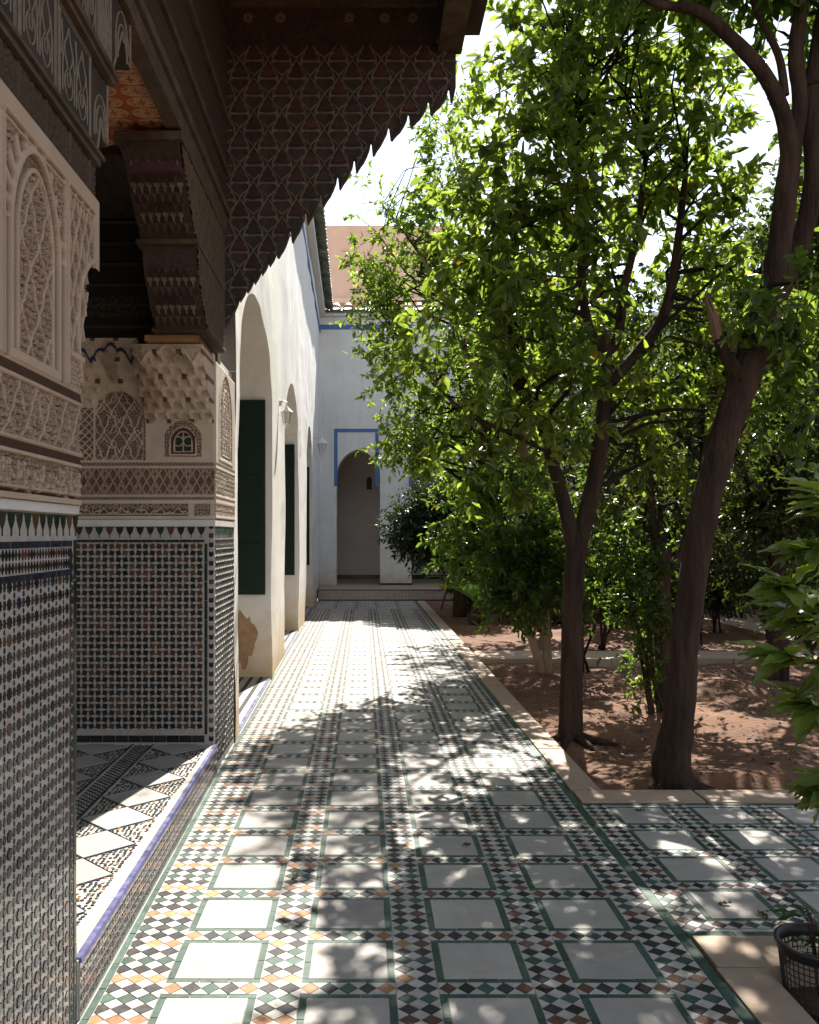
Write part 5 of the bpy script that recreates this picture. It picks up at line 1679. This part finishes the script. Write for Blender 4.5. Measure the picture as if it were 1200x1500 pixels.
def roots(owner, c, r0, n, seed):
    rr = random.Random(seed)
    for i in range(n):
        a = 2*math.pi*i/n+rr.uniform(-.3, .3); L_ = rr.uniform(.22, .42)
        p = [Vector(c)+Vector((math.cos(a)*d, math.sin(a)*d, z)) for d, z in ((r0*.25, .13), (r0*.75, .015), (r0+L_*.45, -.045), (r0+L_, -.11))]
        P, R = smooth_path(list(zip(p, (.045, .045, .028, .010))), 4)
        MB().tube(P, R, 8, wob=.12, seed=seed+i).build('root', M['bark'], owner, smooth=True)
roots(tr_, (1.93, Y2, -.04), .11, 7, 3)
roots([o for o in bpy.data.objects if o.name.startswith('orange_tree')][0], (1.585, Y1, -.04), .075, 6, 8)

# 3: twin pale trunks, crown hanging over the walkway
Y3 = 10.4
tree('twin_trunk_tree', 'slender tree with two pale trunks behind the low cross kerb, crown over the walkway',
     [((2.06, Y3, -.1), .060), (at(784, 950, Y3), .050), (at(769, 905, Y3-.05), .047), (at(752, 850, Y3-.1), .044), (at(735, 770, Y3-.2), .055), (at(722, 720, Y3-.3), .052), (at(712, 640, Y3-.3), .045), (at(690, 520, Y3-.3), .03)],
     [[((2.13, Y3+.02, -.1), .062), (at(801, 950, Y3), .053), (at(799, 900, Y3), .050), (at(792, 840, Y3), .047), (at(775, 740, Y3-.1), .058), (at(760, 600, Y3-.2), .045), (at(720, 400, Y3-.2), .025)],
      [(at(712, 650, Y3-.3), .03), (at(640, 560, Y3-.5), .024), (at(570, 480, Y3-.6), .012)], [(at(690, 530, Y3-.3), .026), (at(620, 380, Y3-.5), .02), (at(560, 300, Y3-.6), .01)],
      [(at(735, 480, Y3-.2), .03), (at(690, 300, Y3-.2), .02), (at(655, 180, Y3-.2), .01)]],
     [LB(600, 400, Y3-.4, 60, 60, .7), LB(560, 450, Y3-.5, 42, 38, .6), LB(540, 378, Y3-.6, 34, 22, .5, .9), LB(600, 520, Y3-.4, 62, 38, .7), LB(577, 560, Y3-.5, 42, 30, .6), LB(620, 640, Y3-.5, 60, 42, .7), LB(585, 650, Y3-.6, 36, 22, .5), LB(650, 330, Y3-.3, 60, 60, .7), LB(655, 220, Y3-.2, 38, 75, .5), LB(660, 150, Y3-.2, 30, 40, .4),
      LB(585, 300, Y3-.6, 26, 34, .4, .5), LB(535, 300, Y3-.6, 26, 26, .35, .45), LB(640, 450, Y3-.3, 70, 70, .7), LB(700, 560, Y3-.2, 90, 90, .8), LB(730, 700, Y3, 80, 70, .7, .7), LB(520, 345, Y3-.7, 22, 14, .3, .6)],
     1700, 16, .074, .036, GA, (.062, .092, .018), bark='bark_pale', seed=31, nsub=110, hole=.32)

# understorey shrubs round those trunks
def shrub(name, label, base, lobes, ntw, per, ll, lw, ca, cb, seed, leafm='leaf', cat='shrub', group=None, stems=4, **kw):
    t = empty(name, base, label, cat, group)
    V, F, C, TV, TF, bs = leaf_cloud(seed, lobes, ntw, per, ll, lw, ca, cb, **kw)
    fast_mesh('foliage', V, F, M[leafm], t, colour=C)['kind'] = 'stuff'
    fast_mesh('twigs', TV, TF, M['bark_dark'], t)['kind'] = 'stuff'
    rr = random.Random(seed)
    for i in range(stems):
        e = Vector(bs[rr.randrange(len(bs))]); b0 = Vector(base)+Vector((rr.uniform(-.08, .08), rr.uniform(-.08, .08), -.05))
        m = b0.lerp(e, .5)+Vector((rr.uniform(-.1, .1), rr.uniform(-.1, .1), .1))
        MB().tube(smooth_path([(b0, .02), (m, .014), (e, .006)], 4)[0], smooth_path([(b0, .02), (m, .014), (e, .006)], 4)[1], 6).build('stem', M['bark'], t, smooth=True)
    return t
shrub('drooping_shrub', 'large dark-leaved shrub hanging in front of the two pale trunks', (2.55, 10.55, -.05),
      [LB(730, 780, 9.9, 90, 80, .6), LB(790, 830, 9.9, 80, 70, .6), LB(735, 850, 9.9, 32, 40, .4), LB(760, 870, 9.8, 50, 30, .4, .6), LB(850, 800, 10.2, 60, 90, .5, .6)], 620, 14, .095, .045, (.016, .030, .008), (.036, .058, .013), 41, hole=.22)
# 4: round dark tree in front of the far arcade
tree('round_dark_tree', 'small round dark tree standing in shade before the far arcade', [((1.83, 17.2, -.05), .14), ((1.84, 17.2, .5), .12), ((1.85, 17.2, 1.1), .10), ((1.8, 17.2, 1.5), .08)],
     [[((1.84, 17.2, .9), .06), ((1.4, 17.1, 1.5), .04), ((1.0, 17.0, 1.7), .02)]],
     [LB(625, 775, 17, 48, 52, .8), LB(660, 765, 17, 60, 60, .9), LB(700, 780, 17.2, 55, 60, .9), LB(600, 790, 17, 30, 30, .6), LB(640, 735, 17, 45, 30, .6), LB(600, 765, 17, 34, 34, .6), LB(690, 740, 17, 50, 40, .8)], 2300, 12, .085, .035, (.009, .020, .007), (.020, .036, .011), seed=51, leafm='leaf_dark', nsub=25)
# 5: third trunk with climber
Y5 = 8.3
tree('mossy_trunk_tree', 'dark trunk wrapped with a climber between the two big near trees', [((2.78, Y5, -.1), .11), (at(973, 960, Y5), .085), (at(970, 900, Y5), .085), (at(968, 850, Y5), .09), (at(972, 800, Y5), .075)],
     [[(at(970, 850, Y5), .05), (at(985, 830, Y5), .045), (at(1005, 790, Y5), .04), (at(1030, 680, Y5), .035), (at(1060, 520, Y5), .025), (at(1100, 400, Y5), .012)], [(at(970, 830, Y5), .055), (at(955, 760, Y5), .045), (at(950, 660, Y5), .03)]],
     [LB(930, 690, Y5, 90, 70, .7), LB(1000, 680, Y5+.2, 80, 80, .7), LB(900, 770, Y5+.3, 60, 60, .5, .6), LB(980, 760, Y5+.4, 60, 60, .5, .5), LB(940, 600, Y5+.3, 100, 70, .7), LB(1010, 470, Y5+.2, 110, 90, .8), LB(1110, 420, Y5+.2, 100, 90, .8), LB(1190, 380, Y5, 90, 110, .8), LB(1080, 560, Y5+.4, 90, 70, .7), LB(1280, 300, Y5-.2, 120, 130, .9), LB(1400, 330, Y5-.4, 120, 150, .9)], 2000, 12, .085, .042, (.016, .030, .008), (.036, .058, .013), seed=61, nsub=40, leafm='leaf_bg', hole=.28)  # upper and out-of-frame lobes added to shade the side path
shrub('climber', 'leafy green climber hanging low beside the dark middle trunk', (2.62, 8.05, -.05),
      [LB(948, 940, 8.1, 22, 55, .2), LB(940, 890, 8.1, 28, 40, .25), LB(955, 1000, 8.0, 18, 30, .15), LB(935, 840, 8.2, 26, 40, .25), LB(915, 800, 8.3, 30, 40, .3)], 190, 10, .075, .038, (.015, .030, .008), (.034, .056, .013), 65, cat='climber')
# background trees of the garden
BG = [('bushy_tree', 'bushy tree with pale lit leaves right of the leaning trunk', 4.4, 9.6, [LB(1120, 680, 9.6, 80, 80, .8), LB(1180, 720, 9.4, 70, 90, .8), LB(1110, 780, 9.6, 70, 50, .6), LB(1190, 590, 9.8, 70, 80, .8), LB(1230, 450, 9.8, 90, 120, .9), LB(1060, 740, 10, 50, 60, .6, .7)], 1000, .085, .042, 71),
      ('bushy_tree', 'tall tree filling the gap behind the orange tree on the right', 4.2, 13.5, [LB(1000, 520, 13.5, 120, 120, 1.2), LB(1120, 470, 13.5, 120, 130, 1.2), LB(900, 650, 13.5, 110, 90, 1.1), LB(1030, 640, 13.6, 110, 80, 1.1), LB(1200, 330, 13.5, 100, 130, 1.2, .7)], 1300, .09, .045, 72),
      ('bushy_tree', 'tree standing behind the twin pale trunks', 2.9, 14.5, [LB(780, 700, 14.5, 110, 80, 1.1), LB(720, 600, 14.5, 90, 90, 1.0), LB(850, 560, 14.5, 120, 120, 1.2), LB(880, 740, 14.3, 80, 70, .9), LB(740, 470, 14.5, 80, 90, 1.0), LB(780, 330, 14.5, 70, 100, 1.0, .5)], 1500, .08, .04, 73),
      ('bushy_tree', 'shaded tree at the back of the garden right of centre', 5.2, 17.5, [LB(960, 730, 17.5, 110, 90, 1.2), LB(870, 780, 17.5, 90, 70, 1.1), LB(1060, 770, 17.5, 90, 70, 1.1), LB(1020, 600, 17.5, 130, 100, 1.3)], 1300, .09, .045, 74),
      ('bushy_tree', 'far tree in the back right corner of the garden', 9.3, 18.5, [LB(1160, 650, 18.5, 110, 120, 1.4), LB(1250, 700, 18.5, 110, 120, 1.4), LB(1200, 500, 18.5, 120, 110, 1.4), LB(1090, 700, 18.5, 70, 70, 1.0)], 1200, .095, .048, 75)]
for nm, lb, x, y, lobes, ntw, ll, lw, sd in BG:
    tree(nm, lb, [((x, y, -.1), .12), ((x+.03, y, .8), .095), ((x-.05, y, 1.6), .08), ((x, y, 2.4), .06)],
         [[((x-.02, y, 1.2), .05), ((x+.4, y, 1.9), .04), ((x+.7, y, 2.6), .02)], [((x-.02, y, 1.5), .05), ((x-.4, y-.1, 2.2), .04), ((x-.8, y, 3.2), .02)]],
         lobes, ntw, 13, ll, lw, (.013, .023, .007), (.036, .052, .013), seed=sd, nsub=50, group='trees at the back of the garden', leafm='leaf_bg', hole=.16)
# low shrubs along the back
for i, (px, py, Y, rx, rz, lb) in enumerate(((880, 860, 12.6, 50, 26, 'low sunlit shrub behind the straight dark trunk'), (1050, 850, 14.5, 55, 30, 'low shrub behind the leaning trunk'), (1130, 840, 12.8, 60, 36, 'low shrub left of the glossy foreground leaves'), (800, 880, 15.8, 60, 26, 'low shrub in shade behind the pale trunks'), (940, 870, 17.0, 70, 26, 'dim low shrub far back in the garden'), (1230, 870, 10.0, 70, 60, 'leafy shrub at the right edge behind the glossy leaves'),
      (720, 860, 18.6, 60, 46, 'dark shrub against the far plinth behind the young palm'), (850, 840, 18.8, 80, 56, 'broad dark shrub at the back behind the straight trunk'), (985, 835, 18.4, 80, 60, 'broad dark shrub at the back between the two big trunks'),
      (1090, 810, 16.0, 70, 60, 'tall dark shrub at the back right of the leaning trunk'), (1180, 800, 15.0, 70, 70, 'tall dark shrub at the back near the right edge'), (900, 800, 15.2, 60, 60, 'tall dark shrub behind the straight trunk and climber'), (1020, 790, 12.9, 46, 50, 'dark shrub right behind the leaning trunk'))):
    c = at(px, py, Y)
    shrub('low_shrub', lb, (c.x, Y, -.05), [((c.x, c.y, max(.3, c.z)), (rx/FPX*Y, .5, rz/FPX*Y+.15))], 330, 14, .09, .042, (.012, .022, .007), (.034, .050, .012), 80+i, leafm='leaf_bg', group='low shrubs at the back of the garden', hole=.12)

# palm in the bed near the walkway
pb = Vector((1.95, 15.6, -.03))
palm = empty('young_palm', pb, 'young palm with arching feather fronds beside the walkway kerb', 'palm')
q = MB(); q.lathe(tuple(pb), [(.10, -.05), (.15, .05), (.13, .15), (.09, .28), (.05, .42), (0, .46)], 10); q.build('stump', M['bark'], palm)
rr = random.Random(5)
for i in range(13):
    an = 2*math.pi*i/13+rr.uniform(-.2, .2); L_ = rr.uniform(.85, 1.25); up_ = rr.uniform(.75, 1.25)
    V = []; F = []; C = []
    pts = []
    for k in range(9):
        t = k/8; rad = L_*(t*.75); z = .35+up_*(t-.62*t*t)
        pts.append(pb+Vector((rad*math.cos(an), rad*math.sin(an), z)))
    fm = MB(); fm.tube(pts, [.012*(1-.8*k/8) for k in range(9)], 4)
    for k in range(1, 26):
        t = k/26; f = t*8; i0 = int(f); p = pts[i0].lerp(pts[i0+1], f-i0); d = (pts[i0+1]-pts[i0]).normalized()
        side = d.cross(Vector((0, 0, 1))).normalized(); ln = .26*math.sin(math.pi*(.12+.85*t))+.04
        for s in (-1, 1):
            e = p+(side*s*.75+d*.6+Vector((0, 0, .12))).normalized()*ln
            w_ = d*.010
            fm.add([p-w_, p+w_, e], [(0, 1, 2)])
    o = fm.build('frond', M['leaf'], palm)
    a_t = o.data.attributes.new('tint', 'FLOAT_COLOR', 'POINT')
    a_t.data.foreach_set('color', np.tile(np.array([.07, .11, .03, 1], np.float32), len(o.data.vertices)))

# leaning iron rod at the walkway's edge
MB().tube([at(646, 893, 17.6), at(656, 860, 17.5), at(668, 822, 17.4)], [.022, .022, .02], 6).build('leaning_rod', M['iron'])
tag(bpy.data.objects['leaning_rod'], 'thin dark rod leaning at the walkway edge beside the round dark tree', 'rod')

# ------------------------------------------------------------------ near shrub with big glossy leaves
def big_leaf(name, parent, p, ax, nr, L, W, tint, curl=.18, mk='leaf_big'):
    ax = Vector(ax).normalized(); sd = ax.cross(Vector(nr)).normalized(); n = sd.cross(ax)
    rows_ = 8; V = []; F = []
    for i in range(rows_+1):
        t = i/rows_
        w_ = W*.5*math.sin(math.pi*min(1, t**.8*.97+.015))**.9
        c = p+ax*(L*t)-n*(curl*L*t*t)
        for s in (-1, -.5, 0, .5, 1):
            V.append(c+sd*(w_*s)+n*(abs(s)*w_*.32+.006*math.sin(t*18+s*2)*abs(s)))
    for i in range(rows_):
        for k in range(4):
            F.append((i*5+k, i*5+k+1, (i+1)*5+k+1, (i+1)*5+k))
    o = fast_mesh(name, np.array(V), np.array(F), M[mk], parent, smooth=True, colour=np.tile(np.array(tint), (len(V), 1)))
    return o
gp = empty('glossy_shrub', (2.1, 2.85, -.15), 'shrub with large glossy leaves reaching in from the right edge', 'shrub')
rr = random.Random(9)
stems = [[(2.1, 2.85, -.15), (1.95, 2.9, .6), (1.72, 3.0, 1.1), (1.45, 3.05, 1.32)], [(2.1, 2.85, -.15), (2.0, 2.95, .6), (1.80, 3.05, .95), (1.42, 3.0, 1.10)], [(2.1, 2.85, -.15), (2.0, 2.8, .7), (1.85, 2.95, 1.3), (1.62, 3.1, 1.62)],
         [(2.1, 2.85, -.15), (1.9, 2.9, .45), (1.72, 3.0, .62), (1.60, 3.05, .66)], [(2.1, 2.85, -.15), (1.98, 3.0, .7), (1.80, 3.2, 1.02), (1.62, 3.3, 1.2)], [(2.1, 2.85, -.15), (2.05, 2.9, .8), (1.9, 3.0, 1.2), (1.55, 3.1, 1.45)],
         [(2.1, 2.85, -.15), (2.0, 3.0, .6), (1.85, 3.1, .8), (1.55, 3.1, .92)], [(2.1, 2.85, -.15), (2.05, 3.05, .9), (1.92, 3.2, 1.4), (1.78, 3.3, 1.75)]]
for s in stems:
    p, r_ = smooth_path([(x, .012*(1-.22*i)) for i, x in enumerate(s)], 6)
    MB().tube(p, r_, 6).build('stem', M['bark'], gp, smooth=True)
    n = len(p)
    for k in range(n//3, n):
        for j in range(3 if k < n-2 else 6):
            d = (p[min(k+1, n-1)]-p[k-1]).normalized()
            out = Vector((rr.uniform(-1.2, .5), rr.uniform(-.9, .7), rr.uniform(-.55, .45)))
            ax = d*.5+out*.8
            g_ = rr.random()
            big_leaf('leaf', gp, p[k], ax, (rr.uniform(-.4, .4), rr.uniform(-.5, .2), 1), rr.uniform(.13, .21), rr.uniform(.055, .082), (.060+.085*g_, .098+.105*g_, .028+.024*g_), rr.uniform(.05, .35))  # tint raised so the leaf colour stands in for missing sunlight

# ------------------------------------------------------------------ plastic mesh basket with a seedling
bc = Vector((1.535, 3.03, -.15))
bk = empty('mesh_basket', bc, 'black plastic mesh basket standing in the soil at the lower right', 'basket')
def brad(t): return .100+.032*t
H_ = .275
q = MB()
nr_ = 44
for k in range(nr_):
    a = 2*math.pi*k/nr_
    q.tube([bc+Vector((brad(t)*math.cos(a), brad(t)*math.sin(a), H_*t)) for t in (0, .5, 1)], [.0022]*3, 4, cap=False)
for j in range(13):
    t = j/13
    q.tube([bc+Vector((brad(t)*math.cos(a), brad(t)*math.sin(a), H_*t)) for a in np.linspace(0, 2*math.pi, 33)], [.0022]*33, 4, cap=False)
tag(q.build('mesh_side', M['plastic'], bk), kind='stuff')
q = MB(); q.lathe(tuple(bc), [(brad(.9)-.001, H_*.90), (brad(.9)+.004, H_*.90), (brad(1)+.006, H_), (brad(1)+.012, H_), (brad(1)+.012, H_+.012), (brad(1)-.004, H_+.012), (brad(.95)-.004, H_*.93)], 36); q.build('rim', M['plastic'], bk, smooth=True)
q = MB(); q.lathe(tuple(bc), [(0, .012), (brad(0), .012), (brad(0)+.002, 0), (0, 0)], 24); q.build('base', M['plastic'], bk)
q = MB(); q.lathe(tuple(bc), [(0, .10), (.06, .095), (brad(.3)-.004, .085)], 20); q.build('potting_soil', M['soil'], bk)
sd_ = empty('seedling', bc+Vector((0, 0, .1)), 'seedling with strappy dark leaves growing in the black basket', 'plant')
for i in range(9):
    an = i*2.4; p0 = bc+Vector((.01*math.cos(an), .01*math.sin(an), .10))
    hgt = .20+.12*((i*7) % 5)/5
    p1 = p0+Vector((.03*math.cos(an), .03*math.sin(an), hgt))
    MB().tube([p0, p0.lerp(p1, .5)+Vector((.006, 0, 0)), p1], [.003, .0025, .002], 5).build('stem', M['leaf_dark'] if False else M['bark'], sd_)
    big_leaf('leaf', sd_, p1, (math.cos(an), math.sin(an), .25), (0, 0, 1), .13, .034, (.03, .06, .016), .35)
    big_leaf('leaf', sd_, p0.lerp(p1, .7), (math.cos(an+1.6), math.sin(an+1.6), .35), (0, 0, 1), .11, .03, (.03, .06, .016), .3)

# ------------------------------------------------------------------ fallen leaves on the paving and litter in the beds
fl_spots = [((1052, 1327), 'single dry leaf lying on a marble slab of the side path'), ((1125, 1347), 'dry leaf at the near edge of the side path'), ((690, 1238), 'small fallen leaf on the third column of slabs'), ((930, 1188), 'fallen leaf beside the bed corner on the side path'), ((430, 1290), 'pale fallen leaf on the sunlit left column of slabs')]
for i, ((px, py), lb) in enumerate(fl_spots):
    Y = FPX*CAMH/(py-VPY); X = (px-VPX)/FPX*Y
    o = big_leaf('fallen_leaf', None, Vector((X, Y, .0075)), (math.cos(i*1.9), math.sin(i*1.9), .04), (0, 0, 1), .055, .024, (.11, .075, .035), -.1, 'litter')
    tag(o, lb, 'leaf', 'fallen leaves on the paving')
r = np.random.default_rng(77)
n = 1500
X = r.uniform(1.45, 6.5, n); Y = r.uniform(5.35, 10.8, n)
H = np.minimum(.12, -.05+.16*(fbm(X*1.1, Y*1.1, 4, 3)-.5)*2+.035*(fbm(X*6, Y*6, 3, 12)-.5))+.012
an = r.random(n)*6.28; L = r.uniform(.03, .07, n); W = L*.4
ax = np.stack([np.cos(an), np.sin(an), r.normal(size=n)*.15], 1); sd = np.stack([-np.sin(an), np.cos(an), r.normal(size=n)*.25], 1)
P = np.stack([X, Y, H], 1)
V = np.stack([P, P+ax*L[:, None]*.5+sd*W[:, None]*.5, P+ax*L[:, None], P+ax*L[:, None]*.5-sd*W[:, None]*.5], 1).reshape(-1, 3)
F = (np.arange(n)*4)[:, None]+np.array([[0, 1, 2, 3]])
C = np.repeat(np.array((.10, .062, .03))*(.5+r.random((n, 1))), 4, 0)
o = fast_mesh('leaf_litter', V, F, M['litter'], None, colour=C)
tag(o, 'brown leaf litter strewn over the red soil', 'litter', kind='stuff')
